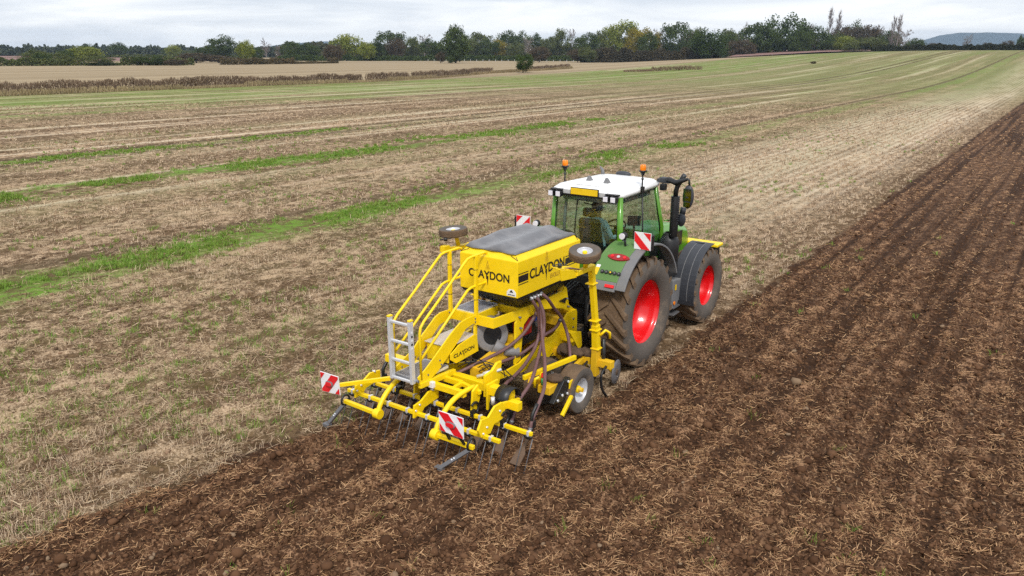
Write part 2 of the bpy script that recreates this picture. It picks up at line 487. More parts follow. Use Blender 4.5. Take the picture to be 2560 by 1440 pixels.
    band = mth(nt, 'MAXIMUM', band, mth(nt, 'MULTIPLY', strip(-70, 4, 10, 4), mrange(nt, nL, 0.38, 0.62, 0.0, 0.6)))
    g = mth(nt, 'MULTIPLY', g, mrange(nt, mth(nt, 'ADD', mth(nt, 'MULTIPLY', nM, 0.6), mth(nt, 'MULTIPLY', nA, 0.5)), 0.42, 0.62))
    band = mth(nt, 'MULTIPLY', band, mrange(nt, nM, 0.3, 0.6, 0.45, 1.0))
    g = mth(nt, 'MAXIMUM', g, band)
    far = mth(nt, 'MULTIPLY', mrange(nt, Y, 45, 160), mrange(nt, X, -105, -60))
    weak = mth(nt, 'MULTIPLY', mrange(nt, mth(nt, 'ADD', nS2, mth(nt, 'MULTIPLY', nL, 0.5)), 0.66, 0.95), mth(nt, 'ADD', 0.27, mth(nt, 'MULTIPLY', far, 0.6)))
    weak = mth(nt, 'MAXIMUM', weak, mth(nt, 'MULTIPLY', mth(nt, 'MULTIPLY', far, mrange(nt, nS2, 0.35, 0.6, 0.55, 1.0)), 0.68))
    weak = mth(nt, 'MULTIPLY', weak, mrange(nt, X, -106, -100))
    stub = mixc(nt, weak, stub, dull)
    stub = mixc(nt, g, stub, grn)
    # wheel marks of the tramlines: bare dark earth
    wheel = mth(nt, 'MAXIMUM', strip(-34.5, 0.28, 0.5, 0.3), strip(-36.9, 0.28, 0.5, 0.3))
    wheel = mth(nt, 'MULTIPLY', wheel, mrange(nt, nL, 0.35, 0.55, 0.3, 0.9))
    w2 = mth(nt, 'MULTIPLY', strip(-14.3, 0.22, 0.8, 0.3), 0.7)
    stub = mixc(nt, mth(nt, 'MAXIMUM', wheel, w2), stub, (0.085, 0.06, 0.03))
    # next field beyond the hedge
    nxt = mixc(nt, mrange(nt, nS2, 0.35, 0.65), (0.25, 0.19, 0.115), (0.34, 0.265, 0.165))
    stub = mixc(nt, mrange(nt, X, -103, -107), stub, nxt)
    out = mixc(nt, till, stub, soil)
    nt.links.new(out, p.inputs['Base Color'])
    p.inputs['Roughness'].default_value = 0.95
    p.inputs['Specular IOR Level'].default_value = 0.12
    b = nt.nodes.new('ShaderNodeBump'); b.inputs['Strength'].default_value = 0.6; b.inputs['Distance'].default_value = 0.06
    nt.links.new(mth(nt, 'ADD', nF, mth(nt, 'MULTIPLY', nG, 0.6)), b.inputs['Height'])
    nt.links.new(b.outputs[0], p.inputs['Normal'])
    return m

def build_ground():
    xs = graded(-5200, 5200, -8.5, 8.0, 0.055)
    ys = graded(-5200, 5200, -9.5, 9.0, 0.055)
    gx, gy = np.meshgrid(xs, ys)
    gz = ground_z(gx, gy)
    nx, ny = len(xs), len(ys)
    V = np.stack([gx, gy, gz], -1).reshape(-1, 3)
    i = np.arange(nx - 1)[None, :] + np.arange(ny - 1)[:, None] * nx
    F = np.stack([i, i + 1, i + 1 + nx, i + nx], -1).reshape(-1, 4)
    me = bpy.data.meshes.new('field')
    me.vertices.add(len(V)); me.vertices.foreach_set('co', V.astype(np.float32).ravel())
    me.loops.add(F.size); me.loops.foreach_set('vertex_index', F.astype(np.int32).ravel())
    me.polygons.add(len(F)); me.polygons.foreach_set('loop_start', np.arange(0, F.size, 4, dtype=np.int32))
    me.polygons.foreach_set('use_smooth', np.ones(len(F), bool))
    me.update(calc_edges=True)
    me.materials.append(ground_material())
    o = bpy.data.objects.new('field', me); COL.objects.link(o)
    tag(o, 'stubble field with dark drilled soil on the right', kind='structure')
build_ground()

YAW = math.radians(35.312)
def scatter(n, d0, d1, power, spread=43):
    """plan points in front of the standpoint, thinning with distance"""
    u = rng.random(n)
    k = 2 - power
    d = (d0 ** k + u * (d1 ** k - d0 ** k)) ** (1 / k)
    a = YAW + np.radians(rng.uniform(-spread, spread, n))
    return CAM[0] - np.sin(a) * d, CAM[1] + np.cos(a) * d, d

def ribbons(x, y, z, length, width, az, pitch, tiltw):
    """flat blades: (n,4,3) from base point along az/pitch"""
    d = np.stack([np.cos(az) * np.cos(pitch), np.sin(az) * np.cos(pitch), np.sin(pitch)], -1)
    s = np.stack([-np.sin(az), np.cos(az), np.zeros_like(az)], -1)
    u = np.cross(s, d)
    w = s * np.cos(tiltw)[:, None] + u * np.sin(tiltw)[:, None]
    p = np.stack([x, y, z], -1)
    e = p + d * length[:, None]
    w = w * (width / 2)[:, None]
    return np.stack([p - w, p + w, e + w * 0.7, e - w * 0.7], 1)

def strip_mask(x, y):
    n = vnoise(x * 0.22, y * 0.05, 31)
    wob = (vnoise(x * 0.3, y * 0.3, 32) - 0.5) * 1.5
    m = np.zeros_like(x)
    for x0, hw in ((-12.6, 0.8), (-25.4, 0.9)):
        m = np.maximum(m, (np.abs(x + wob - x0) < hw) * (n > 0.28))
    return m

def build_straw():
    n = 820000
    x, y, d = scatter(n, 4.6, 95, 2.45)
    t = tilled(x, y)
    patch = vnoise(x * 0.9, y * 0.5, 21) * 0.6 + vnoise(x * 0.35, y * 0.03, 22) * 0.6
    clump = sstep((vnoise(x * 3.1, y * 2.3, 24) * 0.6 + vnoise(x * 7.3, y * 6.1, 25) * 0.4 - 0.32) / 0.34)
    keep = rng.random(n) < np.where(t > 0.5, 0.06 + 0.8 * clump * sstep((stripe(x, y) - 0.25) / 0.4), (0.07 + 0.95 * clump) * (0.30 + 0.80 * patch)) * (1 - 0.8 * strip_mask(x, y))
    # nothing lies under the machines' own footprints
    keep &= ~((np.abs(x) < 1.25) & (y > -1.2) & (y < 3.6) & (np.abs(x) > 0.6))
    x, y, d, t = x[keep], y[keep], d[keep], t[keep]
    n = len(x)
    stand = (rng.random(n) < 0.11) & (t < 0.5)
    z = ground_z(x, y) + rng.uniform(0.0, 0.02, n)
    ln = (0.03 + 0.15 * rng.random(n) ** 2.0) * np.where(t > 0.5, 0.62, 1.0) + d * 0.0013
    ln = np.where(stand, rng.uniform(0.06, 0.15, n) + d * 0.001, ln)
    wd = np.maximum(rng.uniform(0.003, 0.010, n), d * rng.uniform(0.0003, 0.0008, n))
    az = rng.normal(math.radians(62), 1.1, n) + math.pi * rng.integers(0, 2, n)
    pt = np.where(stand, rng.uniform(0.7, 1.5, n), np.abs(rng.normal(0, 0.2, n)))
    V = ribbons(x, y, z, ln, wd, az, pt, rng.uniform(-0.8, 0.8, n))
    a = rng.random(n)[:, None]
    base = np.array([0.37, 0.255, 0.145]) * (1 - a) + np.array([0.64, 0.50, 0.335]) * a
    dark = np.array([0.17, 0.105, 0.065])
    k = (rng.random(n)[:, None] < np.where(t > 0.5, 0.45, 0.46)[:, None])
    col = np.where(k, dark * (0.8 + 0.9 * a), base)
    col = np.where((t > 0.5)[:, None], col * np.array([0.92, 0.74, 0.60]), col)
    o = quads('straw', V, M['straw'], col)
    tag(o, 'loose straw and cut stubble lying over the field', kind='stuff')
build_straw()

def build_grass():
    # tufts on the strips and scattered over the stubble
    xs, ys = [], []
    for x0, hw, a, b, k in ((-12.6, 0.95, -9, 34, 4600), (-25.4, 1.2, -4, 48, 4500), (-35.6, 0.8, 2, 28, 1300)):
        u = rng.random(k) ** 2.0
        yy = a + (b - a) * u
        xx = x0 + rng.normal(0, hw * 0.7, k) + (vnoise(yy * 0.3, yy * 0 + 5, 33) - 0.5) * 1.4
        ok = vnoise(xx * 0.7, yy * 0.35, 31) > 0.38
        xs.append(xx[ok]); ys.append(yy[ok])
    x, y, d = scatter(12000, 5, 60, 2.2)
    ok = (tilled(x, y) < 0.3) & (vnoise(x * 0.45, y * 0.3, 35) > 0.54) & (rng.random(len(x)) < 0.8)
    xs.append(x[ok]); ys.append(y[ok])
    x, y, d = scatter(150, 5, 30, 2.2)
    ok = (tilled(x, y) > 0.6)
    xs.append(x[ok]); ys.append(y[ok])
    x, y = np.concatenate(xs), np.concatenate(ys)
    nb = 13
    m = len(x)
    sz = np.repeat(rng.uniform(0.6, 1.3, m), nb)
    bx = np.repeat(x, nb) + rng.normal(0, 0.045, m * nb); by = np.repeat(y, nb) + rng.normal(0, 0.045, m * nb)
    d = np.hypot(bx - CAM[0], by - CAM[1])
    n = len(bx)
    V = ribbons(bx, by, ground_z(bx, by) - 0.005, rng.uniform(0.05, 0.13, n) * sz, np.maximum(0.005, d * 0.0005), rng.uniform(0, 6.28, n), rng.uniform(0.5, 1.45, n), rng.uniform(-0.5, 0.5, n))
    a = rng.random(n)[:, None]
    tone = np.repeat(rng.random(m), nb)[:, None]
    col = (np.array([0.10, 0.215, 0.022]) * (1 - a) + np.array([0.23, 0.40, 0.07]) * a) * (1 - 0.25 * tone) + np.array([0.06, 0.02, 0.0]) * tone
    tag(quads('grass', V, M['grass'], col), 'green volunteer seedlings in strips and tufts across the stubble', kind='stuff')
build_grass()

def build_clods():
    n = 26000
    x, y, d = scatter(n, 4.6, 34, 2.5)
    t = tilled(x, y)
    keep = rng.random(n) < np.where(t > 0.5, 1.0, 0.16)
    keep &= ~((np.abs(x) < 1.3) & (y > -1.2) & (y < 3.7))
    x, y, d, t = x[keep], y[keep], d[keep], t[keep]
    n = len(x)
    g = (1 + 5 ** 0.5) / 2
    iv = np.array([(-1, g, 0), (1, g, 0), (-1, -g, 0), (1, -g, 0), (0, -1, g), (0, 1, g), (0, -1, -g), (0, 1, -g), (g, 0, -1), (g, 0, 1), (-g, 0, -1), (-g, 0, 1)]) / math.hypot(1, g)
    fc = np.array([(0, 11, 5), (0, 5, 1), (0, 1, 7), (0, 7, 10), (0, 10, 11), (1, 5, 9), (5, 11, 4), (11, 10, 2), (10, 7, 6), (7, 1, 8), (3, 9, 4), (3, 4, 2), (3, 2, 6), (3, 6, 8), (3, 8, 9), (4, 9, 5), (2, 4, 11), (6, 2, 10), (8, 6, 7), (9, 8, 1)])
    r = np.exp(rng.normal(math.log(0.020), 0.45, n)).clip(0.008, 0.075) + d * 0.0002
    a = rng.uniform(0, 6.28, n)
    ca, sa = np.cos(a), np.sin(a)
    V = iv[None] * (rng.uniform(0.7, 1.3, (n, 12, 1))) * (rng.uniform(0.7, 1.25, (n, 1, 3)))
    vx = V[:, :, 0] * ca[:, None] - V[:, :, 1] * sa[:, None]; vy = V[:, :, 0] * sa[:, None] + V[:, :, 1] * ca[:, None]
    V = np.stack([vx, vy, V[:, :, 2] * 0.8], -1) * r[:, None, None]
    V += np.stack([x, y, ground_z(x, y) + r * 0.25], -1)[:, None, :]
    F = (fc[None] + (np.arange(n) * 12)[:, None, None]).reshape(-1, 3)
    me = bpy.data.meshes.new('soil_clods')
    me.vertices.add(n * 12); me.vertices.foreach_set('co', V.astype(np.float32).ravel())
    me.loops.add(F.size); me.loops.foreach_set('vertex_index', F.astype(np.int32).ravel())
    me.polygons.add(len(F)); me.polygons.foreach_set('loop_start', np.arange(0, F.size, 3, dtype=np.int32))
    me.polygons.foreach_set('use_smooth', np.ones(len(F), bool))
    me.update(calc_edges=True)
    k = rng.random(n)[:, None]
    col = np.array([0.06, 0.029, 0.015]) * (1 - k) + np.array([0.14, 0.073, 0.039]) * k
    col = np.where((rng.random(n) < 0.02)[:, None], np.array([0.22, 0.15, 0.095]), col)
    col = np.where((t < 0.5)[:, None], np.array([0.17, 0.11, 0.07]) * (0.6 + 1.0 * k), col)
    c = np.ones((n, 12, 4), np.float32); c[:, :, :3] = col[:, None, :]
    me.color_attributes.new('Col', 'FLOAT_COLOR', 'POINT').data.foreach_set('color', c.ravel())
    me.materials.append(M['clod'])
    o = bpy.data.objects.new('soil_clods', me); COL.objects.link(o)
    tag(o, 'crumbled brown soil clods over the drilled ground', kind='stuff')
build_clods()

def build_crumbs():
    n = 120000
    x, y, d = scatter(n, 4.6, 45, 2.4)
    t = tilled(x, y)
    keep = rng.random(n) < np.where(t > 0.5, 0.25 + 0.75 * sstep((vnoise(x * 4, y * 3, 27) - 0.25) / 0.4), 0.12)
    keep &= ~((np.abs(x) < 1.3) & (y > -1.2) & (y < 3.7))
    x, y, d, t = x[keep], y[keep], d[keep], t[keep]
    n = len(x)
    ov = np.array([(1, 0, 0), (0, 1, 0), (-1, 0, 0), (0, -1, 0), (0, 0, 1), (0, 0, -1)], float)
    fc = np.array([(0, 1, 4), (1, 2, 4), (2, 3, 4), (3, 0, 4)])
    r = rng.uniform(0.006, 0.018, n) + d * 0.00035
    a = rng.uniform(0, 6.28, n); ca, sa = np.cos(a), np.sin(a)
    V = ov[None] * rng.uniform(0.6, 1.4, (n, 6, 1)) + rng.normal(0, 0.2, (n, 6, 3))
    V = np.stack([V[:, :, 0] * ca[:, None] - V[:, :, 1] * sa[:, None], V[:, :, 0] * sa[:, None] + V[:, :, 1] * ca[:, None], V[:, :, 2] * 0.9], -1) * r[:, None, None]
    V += np.stack([x, y, ground_z(x, y) + r * 0.2], -1)[:, None, :]
    F = (fc[None] + (np.arange(n) * 6)[:, None, None]).reshape(-1, 3)
    me = bpy.data.meshes.new('soil_crumbs')
    me.vertices.add(n * 6); me.vertices.foreach_set('co', V.astype(np.float32).ravel())
    me.loops.add(F.size); me.loops.foreach_set('vertex_index', F.astype(np.int32).ravel())
    me.polygons.add(len(F)); me.polygons.foreach_set('loop_start', np.arange(0, F.size, 3, dtype=np.int32))
    me.update(calc_edges=True)
    k = rng.random(n)[:, None] ** 1.3
    col = np.array([0.045, 0.021, 0.011]) * (1 - k) + np.array([0.155, 0.080, 0.042]) * k
    col = np.where((t < 0.5)[:, None], np.array([0.10, 0.06, 0.036]) * (0.6 + 1.2 * k), col)
    c = np.ones((n, 6, 4), np.float32); c[:, :, :3] = col[:, None, :]
    me.color_attributes.new('Col', 'FLOAT_COLOR', 'POINT').data.foreach_set('color', c.ravel())
    me.materials.append(M['clod'])
    o = bpy.data.objects.new('soil_crumbs', me); COL.objects.link(o)
    tag(o, 'fine crumbs of soil between the clods', kind='stuff')
build_crumbs()

def build_tufts():
    # clumps of cut stalks still standing on the old drill rows
    n = 26000
    x, y, d = scatter(n, 5, 75, 1.7)
    x = np.round(x / 0.34) * 0.34 + rng.normal(0, 0.035, n)
    keep = (tilled(x, y) < 0.3) & (strip_mask(x, y) < 0.5) & (vnoise(x * 0.5, y * 0.25, 41) + 0.35 * (x > -9) * (y > 4) > 0.42 + 0.25 * rng.random(n))
    keep &= ~((np.abs(x) < 1.35) & (y > -3.5) & (y < 4.4))
    x, y, d = x[keep], y[keep], d[keep]
    m, nb = len(x), 8
    sz = np.repeat(rng.uniform(0.7, 1.35, m), nb)
    bx = np.repeat(x, nb) + rng.normal(0, 0.02, m * nb); by = np.repeat(y, nb) + rng.normal(0, 0.075, m * nb)
    dd = np.repeat(d, nb)
    k = m * nb
    V = ribbons(bx, by, ground_z(bx, by) - 0.01, rng.uniform(0.05, 0.12, k) * sz, np.maximum(0.005, dd * 0.00055), rng.uniform(0, 6.28, k), rng.uniform(0.75, 1.5, k), rng.uniform(-0.5, 0.5, k))
    a = rng.random(k)[:, None]
    col = np.array([0.43, 0.31, 0.20]) * (1 - a) + np.array([0.70, 0.56, 0.41]) * a
    tag(quads('stubble', V, M['straw'], col), 'rows of cut stalks standing in the unworked stubble', kind='stuff')
build_tufts()
TREES = [
(-1014.9,417.8,9.2,23.1,'dark','dark green tree left of the olive bush at far left'),
(-1002.2,426.2,7.5,18.5,'olive','dull olive tree left of the olive bush at far left'),
(-358.2,152.6,6.2,8.8,'olive','olive green bushy tree at the left end of the field hedge'),
(-343.8,149.4,4.8,7.2,'dark','dark green bush right of the olive bush at far left'),
(-350.0,157.9,4.9,6.8,'olive','dull olive bush right of the olive bush at far left'),
(-443.7,207.3,6.5,7.7,'dark','dark green bush left of the pale yellow green tree'),
(-468.0,229.1,8.4,14.3,'lime','pale yellow green tree among hedge bushes at far left'),
(-486.5,241.9,9.2,8.2,'dark','slim dark tree touching the pale yellow green tree'),
(-324.3,163.0,3.9,9.2,'olive','dull olive bush right of the pale yellow green tree'),
(-807.7,438.5,14.1,18.0,'dark','isolated dark oak on the skyline at far left'),
(-891.2,504.8,7.3,23.1,'dark','dark green bush right of the skyline oak at far left'),
(-879.3,513.6,8.2,18.5,'dark','dark green tree left of the small yellowing skyline tree'),
(-321.2,177.8,3.5,5.1,'dark','second dark green bush right of the skyline oak at far left'),
(-316.0,181.7,4.0,6.8,'dark','dark green bush left of the small yellowing skyline tree'),
(-765.7,466.5,9.5,10.7,'dark','dark green tree, next one out, left of the small yellowing skyline tree'),
(-665.6,410.3,11.7,12.2,'lime','small yellowing tree on the skyline left of the big dark oak'),
(-844.1,538.1,7.4,18.5,'olive','dull olive bush right of the small yellowing skyline tree'),
(-308.2,186.7,2.6,8.5,'brown','brown bush touching the small yellowing skyline tree'),
(-549.8,363.6,9.7,13.5,'dark','dark green tree left of the big spreading oak'),
(-503.8,347.3,16.0,18.9,'dark','big dark spreading oak standing above the left hedges'),
(-385.8,247.7,5.0,15.1,'brown','brown bush right of the small yellowing skyline tree'),
(-375.9,254.3,3.8,12.9,'brown','brown bush touching the big spreading oak'),
(-374.1,271.1,11.4,7.5,'lime','slender lime green tree right of the big dark oak'),
(-447.3,333.5,8.6,8.0,'dark','dark green tree left of the thin half bare tree'),
(-477.3,365.0,13.0,9.2,'bare','thin greyish half bare tree left of the blue hill'),
(-470.2,368.9,10.0,5.7,'bare','grey leafless tree right of the thin half bare tree'),
(-461.8,375.9,12.8,12.1,'dark','dark round tree in front of the blue hill, left of two'),
(-451.5,382.7,11.4,12.6,'dark','dark round tree right of the blue hill, right of two'),
(-365.6,327.9,10.2,11.1,'brown','rusty brown bushy tree left of the bright lime tree'),
(-430.3,400.0,17.5,18.4,'lime','tall bright lime yellow tree in the left half'),
(-402.9,391.6,11.6,10.5,'lime','low lime tree beside the tall bright lime tree'),
(-443.1,440.7,13.8,9.2,'dark','dark green tree left of the domed dark tree'),
(-435.1,449.0,20.9,20.3,'dark','large domed dark green tree right of the lime trees'),
(-423.1,442.7,15.4,12.1,'brown','brown autumn tree right of the domed dark tree'),
(-434.7,473.3,16.5,15.9,'olive','dull olive tree right of the domed dark tree'),
(-441.2,495.0,18.8,13.1,'bare','grey leafless tree left of the lone field tree'),
(-407.7,466.1,14.7,15.4,'dark','dark green tree left of the lone field tree'),
(-280.6,339.1,16.1,14.1,'dark','broad dark tree standing alone in the middle distance field'),
(-282.4,341.8,19.9,8.0,'dark','tall narrow dark tree rising behind the lone field tree'),
(-285.4,331.9,5.7,4.8,'brown','small brown bush left of the lone field tree'),
(-277.2,330.6,3.8,3.9,'dark','small dark bush at the foot of the lone field tree'),
(-409.4,517.0,17.3,16.4,'olive','dull olive tree right of the lone field tree'),
(-442.1,573.1,24.0,15.8,'olive','dull olive tree left of the small yellow tree in the wood'),
(-397.9,524.6,15.8,16.4,'dark','dark green tree left of the small yellow tree in the wood'),
(-397.9,537.3,15.3,12.0,'yellow','small yellow tree in the middle of the wood'),
(-434.5,603.9,23.5,18.5,'dark','dark green tree right of the small yellow tree in the wood'),
(-425.4,610.1,22.8,18.5,'dark','dark green tree left of the round brown tree'),
(-378.9,537.5,14.3,13.1,'olive','dull olive tree right of the small yellow tree in the wood'),
(-402.9,599.8,21.0,14.4,'dark','dark green tree, next one out, left of the round brown tree'),
(-359.5,526.4,16.1,10.8,'bare','grey leafless tree left of the round brown tree'),
(-270.3,407.7,9.0,10.3,'brown','round brown tree right of the lone bush by the hedge end'),
(-379.7,590.2,19.9,13.9,'olive','dull olive tree right of the round brown tree'),
(-372.8,596.7,24.3,13.9,'olive','dull olive tree left of the pinkish bare tree'),
(-368.8,612.3,24.2,12.7,'bare','pinkish bare tree in the middle of the wood'),
(-311.9,535.6,19.1,18.5,'dark','dark rounded tree in the centre of the treeline'),
(-324.0,579.1,21.6,13.1,'olive','dull olive tree right of the rounded tree at the centre'),
(-317.3,585.5,26.1,14.4,'lime','pale green tree leaning left of the tallest pale one'),
(-308.9,593.0,30.2,18.4,'lime','tallest pale yellow green tree right of centre'),
(-281.5,558.2,22.1,13.5,'yellow','olive yellow tree below the tallest pale tree'),
(-277.9,574.2,23.6,15.6,'yellow','bright yellow autumn tree behind a dark green tree'),
(-268.9,553.3,19.3,13.9,'dark','dark green tree in front of the bright yellow tree'),
(-293.2,627.3,23.6,13.5,'bare','grey leafless tree right of the bright yellow autumn tree'),
(-256.1,578.2,27.5,19.7,'dark','round topped dark green tree right of the yellow autumn tree'),
(-263.8,621.8,21.8,13.1,'brown','brown autumn tree right of the round topped tree'),
(-258.9,626.2,24.3,11.2,'olive','dull olive tree left of the wide brown tinged oak'),
(-180.8,462.0,17.6,22.2,'oak','wide dark oak with brown tinge standing before the wood'),
(-188.8,467.9,14.5,12.3,'oak','brown tinged oak left of the wide brown tinged oak'),
(-207.1,558.5,18.4,13.2,'dark','dark green tree left of the orange brown tree'),
(-184.0,521.9,12.9,14.9,'brown','orange brown tree between the wide oak and the tall oak'),
(-228.8,622.2,25.0,14.0,'olive','dull olive tree left of the orange brown tree'),
(-221.4,627.2,24.4,12.7,'bare','grey leafless tree touching the orange brown tree'),
(-183.8,551.8,24.1,19.4,'dark','dark green tree right of the orange brown tree'),
(-173.5,545.0,20.2,16.3,'dark','dark green tree left of the tallest dark oak'),
(-168.5,564.3,27.9,23.2,'oak','tallest dark green oak with a domed crown at right'),
(-152.4,546.5,17.3,13.3,'dark','dark green tree right of the tallest dark oak'),
(-149.8,574.7,19.1,18.3,'dark','dark green tree left of the two bare poplars'),
(-174.5,635.8,25.4,13.5,'brown','brown autumn tree right of the tallest dark oak'),
(-143.3,603.9,16.3,16.1,'olive','dull olive tree touching the two bare poplars'),
(-132.4,585.1,13.1,13.8,'lime','lime green rounded tree below the bare poplars'),
(-161.0,649.7,36.6,9.8,'poplar','left of two tall bare poplars above the wood'),
(-156.2,652.5,34.5,9.2,'poplar','right of two tall bare poplars above the wood'),
(-151.0,651.6,21.9,15.4,'brown','brown autumn tree right of the two bare poplars'),
(-146.5,668.8,25.0,12.5,'dark','dark green tree touching the dome shaped bush'),
(-138.7,660.8,22.4,15.4,'brown','brown autumn tree right of the dome shaped bush'),
(-129.8,653.5,19.9,15.1,'brown','brown autumn tree, next one out, right of the dome shaped bush'),
(-125.0,657.3,20.8,13.3,'bare','grey leafless tree left of the two bare birches'),
(-112.5,626.4,16.4,11.5,'dark','dark green tree left of the two bare birches'),
(-108.1,607.2,25.1,7.2,'poplar','left bare birch at the right end of the wood'),
(-102.7,598.6,25.7,8.1,'poplar','right bare birch with pale trunk at the end of the wood'),
(-96.6,586.1,14.5,10.7,'bare','grey leafless tree touching the two bare birches'),
(-85.9,566.0,8.6,10.3,'dark','dark green tree right of the two bare birches'),
(-113.6,572.3,10.7,16.0,'olive','dull olive tree right of the dome shaped bush'),
(-120.0,567.6,10.5,16.0,'olive','dull olive tree, next one out, right of the dome shaped bush'),
(-97.0,453.3,2.1,12.5,'brown','low brown dome shaped bush on the field edge'),
(-59.5,235.2,0.8,1.4,'brown','tiny lone brown shrub in the far green field'),
(-114.8,164.6,4.7,4.4,'oak','small dark green bush at the end of the brown hedge'),
(-61.6,609.6,9.8,7.5,'bare','thin bare tree above the hedge below the blue hill'),
(-50.1,616.4,6.0,6.4,'brown','brown bush right of the thin bare tree by the hill'),
(-39.0,624.7,7.0,6.4,'brown','brown bush left of the tree at the right edge'),
(-30.7,606.0,9.6,4.1,'dark','dark tree cut by the right edge of the picture'),
(-78.3,596.3,6.4,8.0,'brown','brown bush left of the thin bare tree by the hill'),
(-240.6,416.0,8.9,9.6,'olive','dull olive tree touching the rounded tree at the centre'),
(-250.6,421.2,7.6,10.8,'brown','brown autumn tree touching the pinkish bare tree'),
]
# ------------------------------------------------------------------ trees, hedges, hills
PAL = {'dark': ((0.026, 0.045, 0.009), (0.092, 0.125, 0.028)), 'oak': ((0.022, 0.042, 0.008), (0.072, 0.108, 0.022)),
       'olive': ((0.05, 0.07, 0.02), (0.15, 0.165, 0.05)), 'lime': ((0.11, 0.14, 0.018), (0.26, 0.285, 0.045)),
       'yellow': ((0.15, 0.13, 0.015), (0.33, 0.26, 0.03)), 'brown': ((0.055, 0.045, 0.028), (0.125, 0.088, 0.05)),
       'bare': ((0.10, 0.08, 0.065), (0.16, 0.125, 0.10)), 'poplar': ((0.15, 0.12, 0.10), (0.2, 0.16, 0.13))}
def leaf_quads(c, size, g):
    """random quads around points c"""
    n = len(c)
    a = g.normal(size=(n, 3)); a /= np.linalg.norm(a, axis=1)[:, None]
    b = np.cross(a, g.normal(size=(n, 3))); b /= np.linalg.norm(b, axis=1)[:, None]
    s = (size * g.uniform(0.6, 1.3, n))[:, None]
    a, b = a * s, b * s * 0.8
    return np.stack([c - a - b * 0.4, c + a * 0.3 - b, c + a + b * 0.4, c - a * 0.3 + b], 1)

def tree_meshes(kind, seed):
    g = np.random.default_rng(seed)
    lo, hi = (np.array(c) for c in PAL[kind])
    tr = MB()
    bare = kind in ('bare', 'poplar')
    th = 0.5 if not bare else 0.9
    lean = g.uniform(-0.02, 0.02, 2)
    pts = [(lean[0] * i, lean[1] * i, th * i / 4) for i in range(5)]
    tr.tube(pts, [0.028, 0.022, 0.018, 0.014, 0.006] if not bare else [0.014, 0.011, 0.008, 0.006, 0.003], 6)
    ends = []
    nl = 9 if not bare else 40
    for i in range(nl):
        z0 = g.uniform(0.12, th * 0.95) if bare else g.uniform(0.15, 0.45)
        a = g.uniform(0, 6.28)
        ln = g.uniform(0.2, 0.42) * (1.15 - z0 if kind == 'poplar' else 1)
        up = g.uniform(0.9, 1.9) if kind == 'poplar' else g.uniform(0.35, 1.2)
        d = Vector((math.cos(a), math.sin(a), up)).normalized()
        p0 = Vector((lean[0] * z0 * 8, lean[1] * z0 * 8, z0)); p1 = p0 + d * ln * 0.5 + Vector((0, 0, 0.02)); p2 = p0 + d * ln
        tr.tube([p0, p1, p2], [0.010, 0.006, 0.002] if not bare else [0.006, 0.004, 0.0015], 4)
        ends.append((p1, p2))
        if bare:
            for k in range(12):
                q = p1.lerp(p2, g.uniform(-0.5, 1))
                dd = (d + Vector(g.normal(0, 0.5, 3)) + Vector((0, 0, 0.4))).normalized() * g.uniform(0.06, 0.14)
                tr.tube([q, q + dd], [0.0035, 0.001], 3)
    # crown
    if bare:
        cs = [g.normal(0, 0.02, (26 if kind == 'bare' else 7, 3)) + np.array(p2) for p1, p2 in ends]
        c = np.concatenate(cs); size, tone = 0.011, g.random(len(c))
    else:
        cl, n = [], 0
        while len(cl) < 66:
            p = g.uniform(-1, 1, 3)
            r = np.linalg.norm(p)
            if r > 1 or r < 0.45: continue
            z = 0.56 + p[2] * 0.44
            wide = 0.5 * (1 if p[2] > -0.2 else 0.85)
            cl.append(((p[0] * wide), (p[1] * wide), z, g.uniform(0.12, 0.20), g.random()))
        c, tone = [], []
        for x, y, z, r, t in cl:
            k = 76
            q = g.normal(size=(k, 3)); q /= np.linalg.norm(q, axis=1)[:, None]
            q *= (g.random(k) ** 0.45 * r)[:, None] * np.array([1, 1, 0.8])
            c.append(q + np.array([x, y, z])); tone.append(np.clip(t * 0.6 + g.random(k) * 0.4, 0, 1))
        c, tone = np.concatenate(c), np.concatenate(tone)
        keep = c[:, 2] > 0.04
        c, tone = c[keep], tone[keep]
        size = 0.021
    V = leaf_quads(c, size, g)
    col = lo + (hi - lo) * tone[:, None]
    crown = quads('crown', V, M['leaf'], col, link=False)
    to = tr.build('trunk', M['pale_bark'] if bare else M['bark'])
    tm = to.data; bpy.data.objects.remove(to)
    return tm, crown
VAR = {k: [tree_meshes(k, 100 + 17 * i + 3 * j) for j in range(3 if k in ('dark', 'olive', 'brown') else 2)] for i, k in enumerate(PAL)}
def build_trees():
    g = np.random.default_rng(5)
    for i, (x, y, h, w, kind, label) in enumerate(TREES):
        bush = h < 7.5
        nm = {'dark': 'broadleaf_tree', 'oak': 'oak_tree', 'olive': 'broadleaf_tree', 'lime': 'broadleaf_tree', 'yellow': 'broadleaf_tree', 'brown': 'hedgerow_tree', 'bare': 'bare_tree', 'poplar': 'poplar_tree'}[kind]
        if bush: nm = 'bush'
        r = empty(nm, (x, y, float(rise(np.array(x), np.array(y))) - 0.1))
        r.rotation_euler.z = g.uniform(0, 6.28)
        sx = w * g.uniform(0.95, 1.1)
        sx *= 1.2 if kind != 'poplar' else 1.7
        r.scale = (sx, sx, h * 1.04)
        tm, cm = VAR[kind][i % len(VAR[kind])]
        for n, me in (('trunk', tm), ('crown', cm)):
            o = bpy.data.objects.new(n, me); COL.objects.link(o); o.parent = r
        tag(r, label, 'bush' if bush else 'tree', 'trees and bushes of the far treeline')
build_trees()

